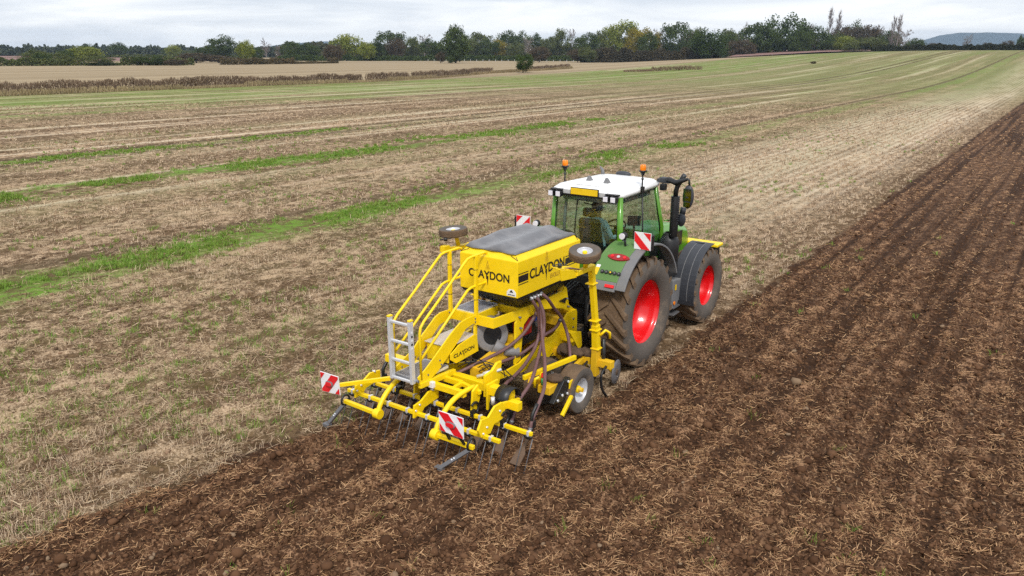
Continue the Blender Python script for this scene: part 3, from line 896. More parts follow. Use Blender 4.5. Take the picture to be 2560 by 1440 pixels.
def hedge(name, label, path, h, w, pal, dens, size, seed, group=None, twigs=0.0, gaps=0.0):
    g = np.random.default_rng(seed)
    lo, hi = (np.array(c) for c in PAL[pal]) if isinstance(pal, str) else (np.array(c) for c in pal)
    P = np.array(path, float)
    seg = np.linalg.norm(np.diff(P, axis=0), axis=1)
    tot = seg.sum()
    n = int(tot * dens)
    s = g.uniform(0, tot, n)
    cum = np.concatenate([[0], np.cumsum(seg)])
    k = np.clip(np.searchsorted(cum, s) - 1, 0, len(seg) - 1)
    f = ((s - cum[k]) / seg[k])[:, None]
    p = P[k] * (1 - f) + P[k + 1] * f
    d = (P[k + 1] - P[k]) / seg[k][:, None]
    nrm = np.stack([-d[:, 1], d[:, 0]], -1)
    loc = h * (0.72 + 0.4 * vnoise(s * 0.22, s * 0 + seed, seed) + 0.30 * vnoise(s * 0.9, s * 0 + 2, seed))
    if gaps:
        loc = loc * np.where(vnoise(s * 0.06, s * 0 + 9.5, seed + 3) > gaps, 1, 0.35)
    v = g.random(n) ** 0.8
    off = g.uniform(-1, 1, n) * w / 2 * np.sqrt(np.clip(1.1 - v * v, 0.15, 1))
    q = p + nrm * off[:, None]
    c = np.stack([q[:, 0], q[:, 1], rise(q[:, 0], q[:, 1]) + v * loc], -1)
    V = leaf_quads(c, size, g)
    if twigs:
        t = g.random(n) < twigs
        up = np.stack([g.normal(0, 0.15, n), g.normal(0, 0.15, n), np.ones(n)], -1) * (size * 2.2)
        sd = np.stack([d[:, 0], d[:, 1], 0 * d[:, 0]], -1) * size * 0.28
        W = np.stack([c - up - sd, c - up + sd, c + up + sd, c + up - sd], 1)
        V = np.where(t[:, None, None], W, V)
    tone = np.clip(0.5 * vnoise(s * 0.35, s * 0 + 4, seed + 1) + 0.5 * g.random(n), 0, 1)[:, None]
    o = quads(name, V, M['leaf'], lo + (hi - lo) * tone)
    tag(o, label, 'hedge', group)
    return o
BRN = ((0.10, 0.066, 0.044), (0.27, 0.19, 0.125))
hedge('hedge', 'low brown clipped hedge along the green field edge at left', [(-104, 14), (-103, 33), (-105, 70), (-104.5, 96)], 1.35, 1.4, BRN, 150, 0.11, 41, twigs=0.65, gaps=0.2)
hedge('hedge', 'thinner brown hedge continuing behind the machine to the lone bush', [(-105, 98), (-110, 120), (-121, 155), (-123, 176), (-122, 200)], 1.2, 1.3, BRN, 120, 0.11, 42, twigs=0.65, gaps=0.36)
hedge('grass_margin', 'pale rank grass standing along the foot of the brown hedge', [(-102.5, 14), (-101.5, 33), (-103.5, 70), (-103, 96), (-108, 120), (-119, 155), (-121, 200)], 0.5, 1.2, ((0.24, 0.19, 0.10), (0.46, 0.36, 0.21)), 45, 0.12, 43, twigs=0.9, gaps=0.45).__setitem__('category', 'grass')
hedge('hedge', 'short patch of brown scrub on the green bank right of the lone bush', [(-92, 178), (-83, 190), (-78, 196)], 0.8, 2.2, BRN, 45, 0.14, 44, twigs=0.7, gaps=0.5)
hedge('hedge', 'dark straggling hedge across the far left field', [(-352, 122), (-345, 134), (-323, 176), (-316, 200)], 2.8, 4, 'olive', 170, 0.3, 45, gaps=0.45)
hedge('hedge', 'low russet hedge beyond the left hand stubble field', [(-314, 212), (-312, 222), (-318, 262), (-322, 290)], 2.6, 3, ((0.06, 0.055, 0.024), (0.16, 0.115, 0.055)), 150, 0.28, 46, gaps=0.3)
hedge('hedge', 'long dark hedge crossing the middle distance under the wood', [(-440, 345), (-429, 369), (-373, 434), (-350, 470), (-289, 494)], 3.4, 4, 'dark', 170, 0.4, 47)
hedge('hedge', 'tall dark thorn hedge in front of the wood right of centre', [(-248, 420), (-240, 426), (-215, 444), (-190, 462), (-178, 468)], 6.8, 7, ((0.036, 0.034, 0.02), (0.10, 0.08, 0.045)), 520, 0.42, 48)
hedge('hedge', 'dark hedge along the crest below the blue hill at right', [(-92, 470), (-75, 481), (-40, 500), (0, 518), (40, 538)], 3.4, 3, ((0.02, 0.028, 0.014), (0.05, 0.05, 0.026)), 330, 0.35, 49)
hedge('hedge', 'thin dark hedge on the skyline at far left', [(-760, 250), (-700, 330), (-640, 390), (-600, 440)], 3.0, 5, 'olive', 80, 0.5, 51, gaps=0.3)
w = hedge('distant_wood', 'band of far woodland filling the gaps behind the trees', [(-560, 440), (-470, 520), (-400, 590), (-330, 640), (-240, 650), (-170, 650), (-110, 640)], 11, 30, ((0.04, 0.05, 0.024), (0.12, 0.115, 0.06)), 150, 0.85, 52)
w['kind'] = 'stuff'; del w['category']
w = hedge('distant_wood', 'low far woodland along the left skyline', [(-1000, 250), (-930, 420), (-850, 560), (-760, 640), (-650, 700)], 11, 30, ((0.035, 0.05, 0.03), (0.08, 0.09, 0.055)), 60, 1.3, 53)
w['kind'] = 'stuff'; del w['category']

def fence():
    r = empty('post_and_wire_fence', (-330, 440, 0))
    tag(r, 'thin post and wire fence in the middle distance under the wood', 'fence')
    g = np.random.default_rng(3)
    a, b = Vector((-370, 418, 0)), Vector((-262, 452, 0))
    for i in range(26):
        p = a.lerp(b, i / 25)
        z = float(rise(np.array(p.x), np.array(p.y)))
        MB().box((p.x + 330, p.y - 440, z + 0.65), (0.22, 0.22, 1.4 + g.uniform(-0.1, 0.1))).build('fence_post', M['grey_panel'], r)
fence()

def hills():
    def ridge(name, pts, label, mat):
        m = MB()
        c = Vector((CAM[0], CAM[1], 0))
        rows = []
        for x, y, z in pts:
            d = (Vector((x, y, 0)) - c).normalized()
            b = Vector((x, y, 0))
            rows.append([b - d * 420 + Vector((0, 0, -2)), b - d * 230 + Vector((0, 0, z * 0.34)), b - d * 90 + Vector((0, 0, z * 0.8)), b + Vector((0, 0, z)), b + d * 300 + Vector((0, 0, z * 0.6)), b + d * 600 + Vector((0, 0, -2))])
        vs = [p for r in rows for p in r]
        fs = [(i * 6 + j, i * 6 + 6 + j, i * 6 + 7 + j, i * 6 + 1 + j) for i in range(len(rows) - 1) for j in range(5)]
        m.add(vs, fs, True)
        o = m.build(name, mat)
        tag(o, label, kind='structure')
    mat = paint('haze_blue_hillside', (0.045, 0.072, 0.095), 0.95, 0.5, dirtcol=(0.07, 0.09, 0.09), scale=0.02)  # some of the haze's blue is put into the hill colour
    def dense(pts, seed):
        g = np.random.default_rng(seed)
        out = []
        for a, b in zip(pts[:-1], pts[1:]):
            for k in range(6):
                t = k / 6
                out.append(tuple(p + (q - p) * t for p, q in zip(a, b))[:2] + (a[2] + (b[2] - a[2]) * t + g.uniform(-0.9, 0.9),))
        return out + [pts[-1]]
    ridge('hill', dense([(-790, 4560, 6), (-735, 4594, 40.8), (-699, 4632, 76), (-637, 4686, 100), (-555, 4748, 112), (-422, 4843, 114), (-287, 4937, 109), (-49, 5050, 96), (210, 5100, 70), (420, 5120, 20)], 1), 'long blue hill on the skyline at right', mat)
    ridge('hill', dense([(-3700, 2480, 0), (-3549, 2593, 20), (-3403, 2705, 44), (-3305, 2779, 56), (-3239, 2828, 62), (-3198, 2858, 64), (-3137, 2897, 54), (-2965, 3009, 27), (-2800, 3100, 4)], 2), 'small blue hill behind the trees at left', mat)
hills()

def ploughed():
    m1 = paint('red_ploughed_earth', (0.20, 0.105, 0.085), 0.95, 0.5, dirtcol=(0.28, 0.17, 0.13), scale=0.08)
    b = MB()
    P = [(-168, 452, 3.4), (-126, 497, 6.5), (-84, 500, 7.6), (-100, 700, 10.5), (-240, 720, 9.2)]
    b.add(P, [(0, 1, 2, 3, 4)])
    tag(b.build('ploughed_field', m1), 'reddish ploughed field rising beyond the hedge at right', kind='structure')
    b = MB()
    b.add([(-560, 200, 0.05), (-480, 330, 0.05), (-760, 460, 2.0), (-900, 260, 2.0)], [(0, 1, 2, 3)])
    tag(b.build('ploughed_field', m1), 'pinkish ploughed field beyond the hedge at far left', kind='structure')
ploughed()

def haze():
    m = bpy.data.materials.new('haze'); m.use_nodes = True
    nt = m.node_tree; nt.nodes.clear()
    out = nt.nodes.new('ShaderNodeOutputMaterial')
    v = nt.nodes.new('ShaderNodeVolumePrincipled')
    v.inputs['Color'].default_value = (0.60, 0.78, 1.0, 1)
    v.inputs['Density'].default_value = 0.00009
    v.inputs['Anisotropy'].default_value = 0.2
    nt.links.new(v.outputs[0], out.inputs['Volume'])
    m.cycles.homogeneous_volume = True
    m.cycles.volume_sampling = 'DISTANCE'
    b = MB(); b.span((-5400, -5400, -4), (5400, 5400, 128))
    tag(b.build('haze', m), 'thin pale haze over the whole countryside', kind='stuff')
haze()
# ------------------------------------------------------------------ wheels
def tyre_mesh(mb, c, R, W, rim, lugs, lug_h, side=1):
    """agricultural tyre, axis along X; material 0 sidewall, 1 tread"""
    x0 = c[0]
    h = W / 2
    sw = [(rim, -h * 0.78), (rim + 0.03, -h * 0.9), (rim + (R - rim) * 0.45, -h * 1.0), (R * 0.9, -h * 0.97), (R * 0.945, -h * 0.86)]
    mb.mat(0).lathe(sw, c, (1, 0, 0), 48)
    mb.lathe([(r, -x) for r, x in sw], c, (1, 0, 0), 48)
    mb.mat(1).lathe([(R * 0.945, -h * 0.86), (R * 0.955, -h * 0.4), (R * 0.958, 0), (R * 0.955, h * 0.4), (R * 0.945, h * 0.86)], c, (1, 0, 0), 48)
    for s in (-1, 1):
        for i in range(lugs):
            a0 = 2 * math.pi * (i + (0.5 if s > 0 else 0)) / lugs
            sec = []
            K = 5
            for k in range(K + 1):
                t = k / K
                x = s * (h * 0.98 - t * (h * 1.02))
                a = a0 - (t ** 0.8) * 0.34 * (W / 0.71) * (1.03 / R)
                w = (0.115 - 0.04 * t) * (R / 1.03)
                rt = R * (0.975 if k == 0 else 1.0); rb = R * 0.92
                if k == 0: rb = R * 0.86
                pts = []
                for rr, da, ww in ((rb, -1, 1.25), (rt, -1, 0.8), (rt, 1, 0.8), (rb, 1, 1.25)):
                    aa = a + da * w * ww / 2 / R
                    pts.append(Vector((x0 + x, c[1] + math.cos(aa) * rr, c[2] + math.sin(aa) * rr)))
                sec.append(pts)
            vs = [p for q in sec for p in q]
            fs = []
            for k in range(K):
                for j in range(3):
                    fs.append((k * 4 + j, k * 4 + j + 1, k * 4 + 5 + j, k * 4 + 4 + j))
            fs += [(3, 2, 1, 0), (K * 4, K * 4 + 1, K * 4 + 2, K * 4 + 3)]
            mb.add(vs, fs, False)

def big_wheel(parent, name, c, R, W, rim, lugs, s, hubmat):
    """s = +1 outside faces +X"""
    w = empty(name, (0, 0, 0), parent)
    mb = MB(); tyre_mesh(mb, c, R, W, rim, lugs, 0.05); mb.build('tyre', [M['tyre'], M['mud_tyre']], w)
    h = W / 2 * 0.8
    prof = [(rim + 0.025, h), (rim + 0.03, h - 0.02), (rim, h - 0.045), (rim * 0.945, h - 0.10), (rim * 0.96, h - 0.17), (rim * 0.92, h - 0.20), (rim * 0.90, h - 0.33),
            (rim * 0.80, h - 0.37), (rim * 0.50, h - 0.42), (rim * 0.42, h - 0.36), (rim * 0.16, h - 0.35), (0.001, h - 0.35)]
    MB().lathe([(r, s * x) for r, x in prof], c, (1, 0, 0), 56).build('rim', M['rim_red'], w)
    MB().lathe([(rim + 0.01, -s * h), (rim * 0.7, -s * h * 0.6), (0.001, -s * h * 0.5)], c, (1, 0, 0), 40).build('inner_disc', M['rim_red'], w)
    hb = MB()
    x = c[0] + s * (h - 0.35)
    hb.cyl((x, c[1], c[2]), (x + s * 0.06, c[1], c[2]), rim * 0.30, 24)
    hb.cyl((x + s * 0.06, c[1], c[2]), (x + s * 0.10, c[1], c[2]), rim * 0.2, 20)
    hb.build('hub', hubmat, w, 0.006)
    for i in range(10):
        a = 2 * math.pi * i / 10
        y, z = c[1] + math.cos(a) * rim * 0.37, c[2] + math.sin(a) * rim * 0.37
        MB().cyl((x - s * 0.02, y, z), (x + s * 0.03, y, z), 0.017, 6).build('wheel_bolt', M['steel'], w)
    return w

def small_wheel(parent, name, c, R, W, rim, axis, muddy=True, hub='yellow'):
    """plain treaded tyre; axis points to the outer face"""
    w = empty(name, (0, 0, 0), parent)
    h = W / 2
    ax = Vector(axis).normalized()
    mb = MB()
    sw = [(rim, h * 0.75), (rim + 0.012, h * 0.86), (rim + (R - rim) * 0.5, h), (R * 0.93, h * 0.9)]
    mb.lathe(sw, c, ax, 36); mb.lathe([(r, -x) for r, x in sw], c, ax, 36)
    tr = [(R * 0.93, h * 0.9)]
    for k in range(9):
        x = h * (0.82 - 1.64 * k / 8)
        tr.append((R * (1.0 if k % 2 == 0 else 0.965) - 0.06 * R * (x / h) ** 4, x))
    tr.append((R * 0.93, -h * 0.9))
    mb.mat(1).lathe(tr, c, ax, 36)
    mb.build('tyre', [M['tyre'], M['mud_tyre'] if muddy else M['tyre']], w)
    MB().lathe([(rim + 0.008, h * 0.78), (rim, h * 0.7), (rim * 0.93, h * 0.5), (rim * 0.9, h * 0.1), (rim * 0.6, 0.0), (rim * 0.3, h * 0.12), (0.001, h * 0.12)], c, ax, 32).build('rim', M['rim_grey'], w)
    MB().lathe([(rim, -h * 0.75), (rim * 0.6, -h * 0.4), (0.001, -h * 0.4)], c, ax, 28).build('inner_disc', M['rim_grey'], w)
    c2 = Vector(c)
    MB().cyl(c2, c2 + ax * (h * 0.55), rim * 0.34, 14, rim * 0.28).build('hub', M[hub], w, 0.004)
    return w

def chevron_board(parent, name, corners, nrm, flip=False, lamp=False, thick=0.012, back='board_white', bands=((0, 0.16), (0.37, 0.63), (0.84, 1.0))):
    """corners: top-left, top-right, bottom-right, bottom-left seen from behind"""
    tl, tr, br, bl = (Vector(p) for p in corners)
    n = Vector(nrm).normalized()
    b = MB().plate([tl, tr, br, bl], n * thick).build(name, M[back], parent)
    def uv(u, v): return (tl * (1 - u) + tr * u) * (1 - v) + (bl * (1 - u) + br * u) * v + n * (thick / 2 + 0.003)
    m = 0.02
    W_, H_ = (tr - tl).length, (tl - bl).length
    tot = W_ + H_
    def clip(poly, f):
        out = []
        for i, p in enumerate(poly):
            q = poly[(i + 1) % len(poly)]
            a, c = f(p), f(q)
            if a >= 0: out.append(p)
            if a * c < 0:
                t = a / (a - c); out.append((p[0] + (q[0] - p[0]) * t, p[1] + (q[1] - p[1]) * t))
        return out
    g = (lambda p: p[0] * W_ + p[1] * H_) if flip else (lambda p: (1 - p[0]) * W_ + p[1] * H_)
    for lo, hi in bands:
        poly = clip([(m, m), (1 - m, m), (1 - m, 1 - m), (m, 1 - m)], lambda p: g(p) - lo * tot)
        if len(poly) > 2: poly = clip(poly, lambda p: hi * tot - g(p))
        if len(poly) > 2:
            MB().plate([uv(*p) for p in poly], n * 0.003).build('red_stripe', M['red'], b)
    if lamp:
        c = uv(0.5, 0.5)
        ux = (tr - tl).normalized(); uz = (tl - bl).normalized()
        def oval(rx, rz, off, th):
            pts = []
            for i in range(20):
                a = 2 * math.pi * i / 20
                sx = rx * (abs(math.cos(a)) ** 0.55) * (1 if math.cos(a) >= 0 else -1)
                pts.append(c + ux * sx + uz * (rz * math.sin(a)) + n * off)
            return pts, n * th
        MB().plate(*oval(0.075, 0.038, 0.012, 0.024)).build('lamp_body', M['fender_grey'], b, 0.003)
        MB().plate(*oval(0.066, 0.03, 0.029, 0.012)).build('lamp_lens', M['red'], b, 0.003)
    return b

# ------------------------------------------------------------------ tractor
def tractor():
    T = empty('tractor')
    tag(T, 'green tractor with white roof and red wheels towing the yellow drill', 'tractor')
    for s in (1, -1):
        big_wheel(T, 'rear_wheel', (s * 0.915, 0, 0.965), 0.955, 0.70, 0.55, 20, s, M['rim_red'])
        big_wheel(T, 'front_wheel', (s * 0.945, 2.78, 0.76), 0.75, 0.57, 0.40, 19, s, M['fender_grey'])
    # chassis
    ch = MB()
    ch.span((-0.28, -0.35, 0.62), (0.28, 1.9, 1.25)); ch.span((-0.22, 1.9, 0.7), (0.22, 4.0, 1.15))
    ch.cyl((-0.75, 0, 1.0), (0.75, 0, 1.0), 0.17, 16)
    ch.bar((-0.8, 2.78, 0.77), (0.8, 2.78, 0.77), 0.2, 0.2)
    ch.build('chassis', M['black'], T, 0.02)
    # rear linkage
    lk = MB()
    for s in (-1, 1):
        lk.bar((s * 0.33, -0.2, 0.75), (s * 0.42, -1.0, 0.62), 0.06, 0.1)
        lk.cyl((s * 0.42, -0.55, 0.66), (s * 0.40, -0.3, 1.45), 0.035, 10)
        lk.bar((s * 0.36, 0.0, 1.5), (s * 0.42, -0.42, 1.47), 0.06, 0.09)
    lk.cyl((0, -0.3, 1.2), (0, -0.95, 1.15), 0.04, 10)
    lk.build('lift_arm', M['black'], T)
    for s in (-1, 1):
        MB().cyl((s * 0.43, -0.7, 0.45), (s * 0.43, -0.66, 1.28), 0.05, 12).cyl((s * 0.43, -0.66, 1.0), (s * 0.42, -0.6, 1.5), 0.03, 12).build('lift_ram', M['black'], T)
    hb = MB()
    for k in range(7):
        x = -0.2 + 0.07 * k
        hb.tube([(x, -0.36, 1.25 + 0.05 * (k % 3)), (x + 0.05, -0.7, 1.5), (x * 0.8, -1.0, 1.35), (x * 0.6, -1.2, 1.2)], 0.014, 6)
    hb.build('hydraulic_pipe', M['black'], T)
    MB().span((-0.3, -0.42, 1.0), (0.3, -0.33, 1.55)).build('rear_cover', M['black'], T, 0.02)
    # bonnet
    bn = MB()
    secs = []
    for y, w, z0, z1 in ((1.55, 0.40, 1.3, 1.98), (2.2, 0.40, 1.28, 1.96), (3.0, 0.38, 1.25, 1.88), (3.6, 0.35, 1.2, 1.74), (3.85, 0.28, 1.2, 1.55)):
        secs.append([(-w, y, z0), (-w, y, z1 - 0.12), (-w * 0.72, y, z1), (w * 0.72, y, z1), (w, y, z1 - 0.12), (w, y, z0)])
    vs = [p for s in secs for p in s]
    fs = [(i * 6 + j, i * 6 + j + 1, i * 6 + 7 + j, i * 6 + 6 + j) for i in range(4) for j in range(5)] + [(0, 1, 2, 3, 4, 5), (29, 28, 27, 26, 25, 24)]
    bn.add(vs, fs); bn.build('bonnet', M['green'], T, 0.03)
    for s in (-1, 1):
        MB().span((s * 0.402, 1.7, 1.42), (s * 0.41, 3.2, 1.72)).build('bonnet_grille', M['black'], T)
    # cab frame
    fr = MB()
    def pil(a, b, w, d): fr.bar(a, b, w, d, (1, 0, 0))
    fr2 = {}
    for s in (-1, 1):
        MB().tube([(s * 0.66, -0.02, 1.62), (s * 0.665, -0.06, 2.2), (s * 0.63, -0.04, 2.88)], [0.06, 0.055, 0.05], 8).build('rear_pillar', M['green'], T)
        MB().tube([(s * 0.70, 0.72, 1.5), (s * 0.69, 0.74, 2.2), (s * 0.64, 0.76, 2.86)], 0.016, 6).build('door_seal', M['black'], T)
        MB().tube([(s * 0.66, 1.62, 1.4), (s * 0.665, 1.58, 2.1), (s * 0.60, 1.38, 2.86)], [0.045, 0.045, 0.04], 8).build('front_pillar', M['green'], T)
        sl = MB()
        sl.plate([(s * 0.665, -0.05, 1.56), (s * 0.665, 0.4, 1.86), (s * 0.665, 0.8, 1.70), (s * 0.665, 1.05, 1.36), (s * 0.665, 1.65, 1.36), (s * 0.665, 1.65, 1.24), (s * 0.665, 0.9, 1.24), (s * 0.665, -0.05, 1.46)], (0.05, 0, 0))
        sl.build('cab_sill', M['green'], T, 0.01)
    MB().plate([(-0.66, -0.05, 1.80), (-0.45, -0.06, 1.66), (0.45, -0.06, 1.66), (0.66, -0.05, 1.80), (0.66, -0.05, 1.62), (0.5, -0.06, 1.52), (-0.5, -0.06, 1.52), (-0.66, -0.05, 1.62)], (0, 0.06, 0)).build('rear_sill', M['green'], T, 0.01)
    MB().span((-0.62, 0.0, 1.24), (0.62, 1.6, 1.30)).build('cab_floor', M['interior'], T)
    # glazing: panes with a dark rubber edge
    def pane(name, pts, th):
        MB().plate(pts, th).build(name, M['glass'], T)
        k = [Vector(p) for p in pts]
        MB().tube(k, 0.014, 5, closed=True).build('window_rubber', M['black'], T)
    pane('rear_window', [(-0.60, -0.06, 2.84), (0.60, -0.06, 2.84), (0.62, -0.09, 1.98), (0.44, -0.08, 1.70), (-0.44, -0.08, 1.70), (-0.62, -0.09, 1.98)], (0, 0.006, 0))
    for s in (-1, 1):
        pane('side_window', [(s * 0.62, 0.0, 2.83), (s * 0.60, 1.36, 2.83), (s * 0.665, 1.57, 1.95), (s * 0.665, 1.62, 1.38), (s * 0.68, 0.95, 1.38), (s * 0.68, 0.55, 1.80), (s * 0.67, 0.0, 1.92)], (0.006, 0, 0))
    pane('windscreen', [(-0.58, 1.40, 2.83), (0.58, 1.40, 2.83), (0.64, 1.62, 1.95), (0.5, 1.66, 1.60), (-0.5, 1.66, 1.60), (-0.64, 1.62, 1.95)], (0, 0.006, 0))
    # roof: lofted rings, rounded, slightly crowned
    def ring(w0, w1, y0, y1, z, r=0.16, n=5, crown=0):
        pts = []
        cs = [((w1 - r), (y1 - r), 0), (-(w1 - r), (y1 - r), 90), (-(w0 - r), (y0 + r), 180), ((w0 - r), (y0 + r), 270)]
        for cx, cy, a0 in cs:
            for k in range(n + 1):
                a = math.radians(a0 + 90 * k / n)
                pts.append((cx + r * math.cos(a), cy + r * math.sin(a), z))
        return pts
    rf = MB()
    rings = [ring(0.66, 0.60, -0.10, 1.46, 2.845), ring(0.70, 0.64, -0.14, 1.56, 2.885), ring(0.70, 0.64, -0.13, 1.58, 2.93), ring(0.63, 0.56, -0.04, 1.50, 2.99), ring(0.50, 0.44, 0.14, 1.32, 3.025), ring(0.25, 0.22, 0.4, 1.0, 3.04)]
    n = len(rings[0])
    vs = [p for r in rings for p in r]
    fs = [(i * n + j, i * n + (j + 1) % n, (i + 1) * n + (j + 1) % n, (i + 1) * n + j) for i in range(len(rings) - 1) for j in range(n)]
    fs += [tuple(range((len(rings) - 1) * n, len(rings) * n)), tuple(reversed(range(n)))]
    rf.add(vs, fs, True)
    roof = rf.build('roof', M['white'], T)
    MB().tube([(-0.28, 0.02, 3.007), (0.28, 0.02, 3.007), (0.38, 0.12, 3.012), (0.42, 0.6, 3.022)], 0.006, 4).build('roof_seam', M['grey_panel'], roof)
    for x, y in ((-0.20, 0.36), (0.18, 0.30)):
        b = MB()
        b.add([(x - .05, y - .05, 3.025), (x + .05, y - .05, 3.025), (x + .06, y + .06, 3.025), (x - .06, y + .06, 3.025), (x - .02, y - .02, 3.12), (x + .02, y - .02, 3.12), (x + .015, y + .015, 3.12), (x - .015, y + .015, 3.12)],
              [(0, 1, 2, 3), (7, 6, 5, 4), (0, 4, 5, 1), (1, 5, 6, 2), (2, 6, 7, 3), (3, 7, 4, 0)])
        b.build('aerial', M['fender_grey'], roof, 0.006)
    MB().tube([(-0.42, 1.25, 3.0), (-0.43, 1.25, 3.10), (-0.47, 1.22, 3.16)], [0.04, 0.03, 0.015], 8).build('roof_fin', M['fender_grey'], roof)
    MB().ball((-0.1, 1.45, 3.03), (0.16, 0.08, 0.05)).build('satellite_receiver', M['fender_black'], roof)
    # rear roof edge: grey panel, work lamps and number plate
    MB().span((-0.60, -0.155, 2.86), (0.60, -0.13, 2.935)).build('roof_edge_panel', M['grey_panel'], T, 0.006)
    MB().span((-0.60, -0.13, 2.825), (0.60, -0.06, 2.856)).build('roof_gutter', M['black'], T)
    pl = MB().box((0.02, -0.20, 2.925), (0.52, 0.014, 0.105)).build('number_plate', M['plate'], T, 0.003)
    MB().box((0.02, -0.18, 2.925), (0.55, 0.02, 0.13)).build('plate_holder', M['black'], T, 0.004)
    for x in (-0.62, -0.47, 0.46, 0.60):
        lb = MB().box((x, -0.19, 2.855), (0.105, 0.11, 0.105)).build('work_lamp', M['black'], T, 0.015)
        MB().box((x, -0.252, 2.855), (0.085, 0.012, 0.085)).build('lamp_lens', M['clear_lens'], lb, 0.006)
    for s in (-1, 1):
        MB().box((s * 0.54, -0.15, 2.925), (0.24, 0.10, 0.02)).build('lamp_bracket', M['black'], T, 0.004)
    # beacons on stalks
    for x, y in ((0.70, 0.62), (-0.70, 0.35)):
        b = MB().cyl((x, y, 2.88), (x, y, 3.17), 0.014, 8).cyl((x, y, 3.10), (x, y, 3.12), 0.026, 8).cyl((x, y, 3.17), (x, y, 3.235), 0.022, 10, 0.05).cyl((x, y, 3.235), (x, y, 3.26), 0.068, 16).box((x, y + 0.02, 2.93), (0.05, 0.06, 0.09)).build('beacon_stalk', M['black'], T)
        MB().lathe([(0.050, 0), (0.052, 0.03), (0.050, 0.08), (0.044, 0.094), (0.001, 0.098)], (x, y, 3.26), (0, 0, 1), 18).build('beacon', M['amber_lens'], b)
    # rear mudguards
    def guard(s, x0, x1, R, a0, a1, n, mat, name, th=0.025, C=(0, 1.0)):
        b = MB()
        vs = []
        for i in range(n + 1):
            a = math.radians(a0 + (a1 - a0) * i / n)
            for x, r in ((x0, R), (x1, R), (x1, R + th), (x0, R + th)):
                vs.append((s * x, C[0] + math.cos(a) * r, C[1] + math.sin(a) * r))
        fs = [(i * 4 + j, i * 4 + (j + 1) % 4, i * 4 + 4 + (j + 1) % 4, i * 4 + 4 + j) for i in range(n) for j in range(4)] + [(0, 1, 2, 3), (n * 4 + 3, n * 4 + 2, n * 4 + 1, n * 4)]
        b.add(vs, fs)
        return b.build(name, mat, T, 0.008)
    for s in (1, -1):
        g = guard(s, 0.60, 1.09, 1.13, 58, 144, 16, M['green_dusty'], 'rear_mudguard')
        guard(s, 1.09, 1.26, 1.115, 22, 150, 24, M['fender_grey'], 'mudguard_flare', 0.035)
        guard(s, 0.62, 1.09, 1.12, 144, 152, 3, M['fender_grey'], 'mudguard_skirt', 0.04)
        # inner wall of the mudguard
        w = [(s * 0.60, 1.13 * math.cos(math.radians(a)), 1.0 + 1.13 * math.sin(math.radians(a))) for a in range(30, 150, 8)]
        w += [(s * 0.60, -0.7, 1.1), (s * 0.60, 0.8, 1.1)]
        MB().plate(w, (0.02, 0, 0)).build('mudguard_wall', M['black'], T)
        def on(a, x, r=1.156):
            t = math.radians(a); return Vector((s * x, math.cos(t) * r, 1.0 + math.sin(t) * r))
        def radial(a): return Vector((0, math.cos(math.radians(a)), math.sin(math.radians(a))))
        # oval tail light
        ctr, nn = on(120.5, 0.93), radial(120.5)
        ux = Vector((1, 0, 0)); uz = nn.cross(ux) * -1
        if uz.z < 0: uz = -uz
        def oval(rx, rz, off):
            return [ctr + ux * (rx * math.cos(k * math.pi / 12)) + uz * (rz * math.sin(k * math.pi / 12) * (0.55 + 0.45 * abs(math.sin(k * math.pi / 12)))) + nn * off for k in range(24)]
        tl = MB().plate(oval(0.20, 0.075, 0.008), nn * 0.025).build('tail_light', M['red_lens'], g, 0.004)
        for dx, mm in ((-0.11, 'red'), (0.0, 'grey_panel'), (0.11, 'red')):
            p = ctr + ux * dx + nn * 0.02
            MB().cyl(p, p + nn * 0.012, 0.028, 14).build('tail_bulb', M[mm], tl)
        for k in range(5):
            p = on(136.5, 0.78 + 0.075 * k)
            nr = radial(136.5)
            c = MB().cyl(p, p + nr * 0.025, 0.031, 14).build('coupling_socket', M['black'], g)
            MB().cyl(p + nr * 0.02, p + nr * 0.03, 0.014, 10).build('socket_cap', M['plate'] if k == 2 else M['steel'], c)
        p = on(148, 0.99, 1.165); nr = radial(148)
        MB().box(p, (0.16, 0.03, 0.05), Matrix.Rotation(math.radians(-58 + 20), 3, 'X')).build('reflector', M['red'], g)
        p = on(136, 0.66)
        MB().plate([on(140, 0.63, 1.158), on(140, 0.70, 1.158), on(133, 0.70, 1.158), on(133, 0.63, 1.158)], radial(136) * 0.004).build('warning_sticker', M['plate'], g)
        MB().plate([on(133, 0.63, 1.158), on(133, 0.70, 1.158), on(130.5, 0.70, 1.158), on(130.5, 0.63, 1.158)], radial(132) * 0.004).build('paper_label', M['sticker'], g)
        x0, x1 = (1.055, 1.35) if s > 0 else (-1.30, -1.0)
        bd = chevron_board(T, 'warning_board', [(x0, -0.30, 2.40), (x1, -0.30, 2.40), (x1, -0.30, 2.115), (x0, -0.30, 2.115)], (0, -1, 0), flip=(s < 0), bands=((0, 0.24), (0.50, 0.76)))
        MB().span((s * 1.18, -0.285, 2.1), (s * 1.36, -0.19, 2.36)).build('board_lamp_box', M['black'], bd, 0.01)
        MB().tube([(s * 0.70, -0.02, 2.2), (s * 0.82, -0.12, 2.06), (s * 0.9, -0.24, 2.11)], [0.03, 0.035, 0.04], 8).build('mudguard_hinge', M['fender_black'], T)
        lm = MB().ball((s * 0.86, -0.30, 2.30), (0.065, 0.06, 0.065)).cyl((s * 0.88, -0.26, 2.08), (s * 0.87, -0.28, 2.26), 0.02, 8).build('fender_lamp', M['black'], T)
        MB().cyl((s * 0.855, -0.37, 2.30), (s * 0.855, -0.345, 2.30), 0.05, 16).build('lamp_lens', M['clear_lens'], lm)
        # front mudguards
        f = guard(s, 0.78, 1.25, 0.825, 86, 196, 16, M['fender_black'], 'front_mudguard', 0.02, (2.78, 0.775))
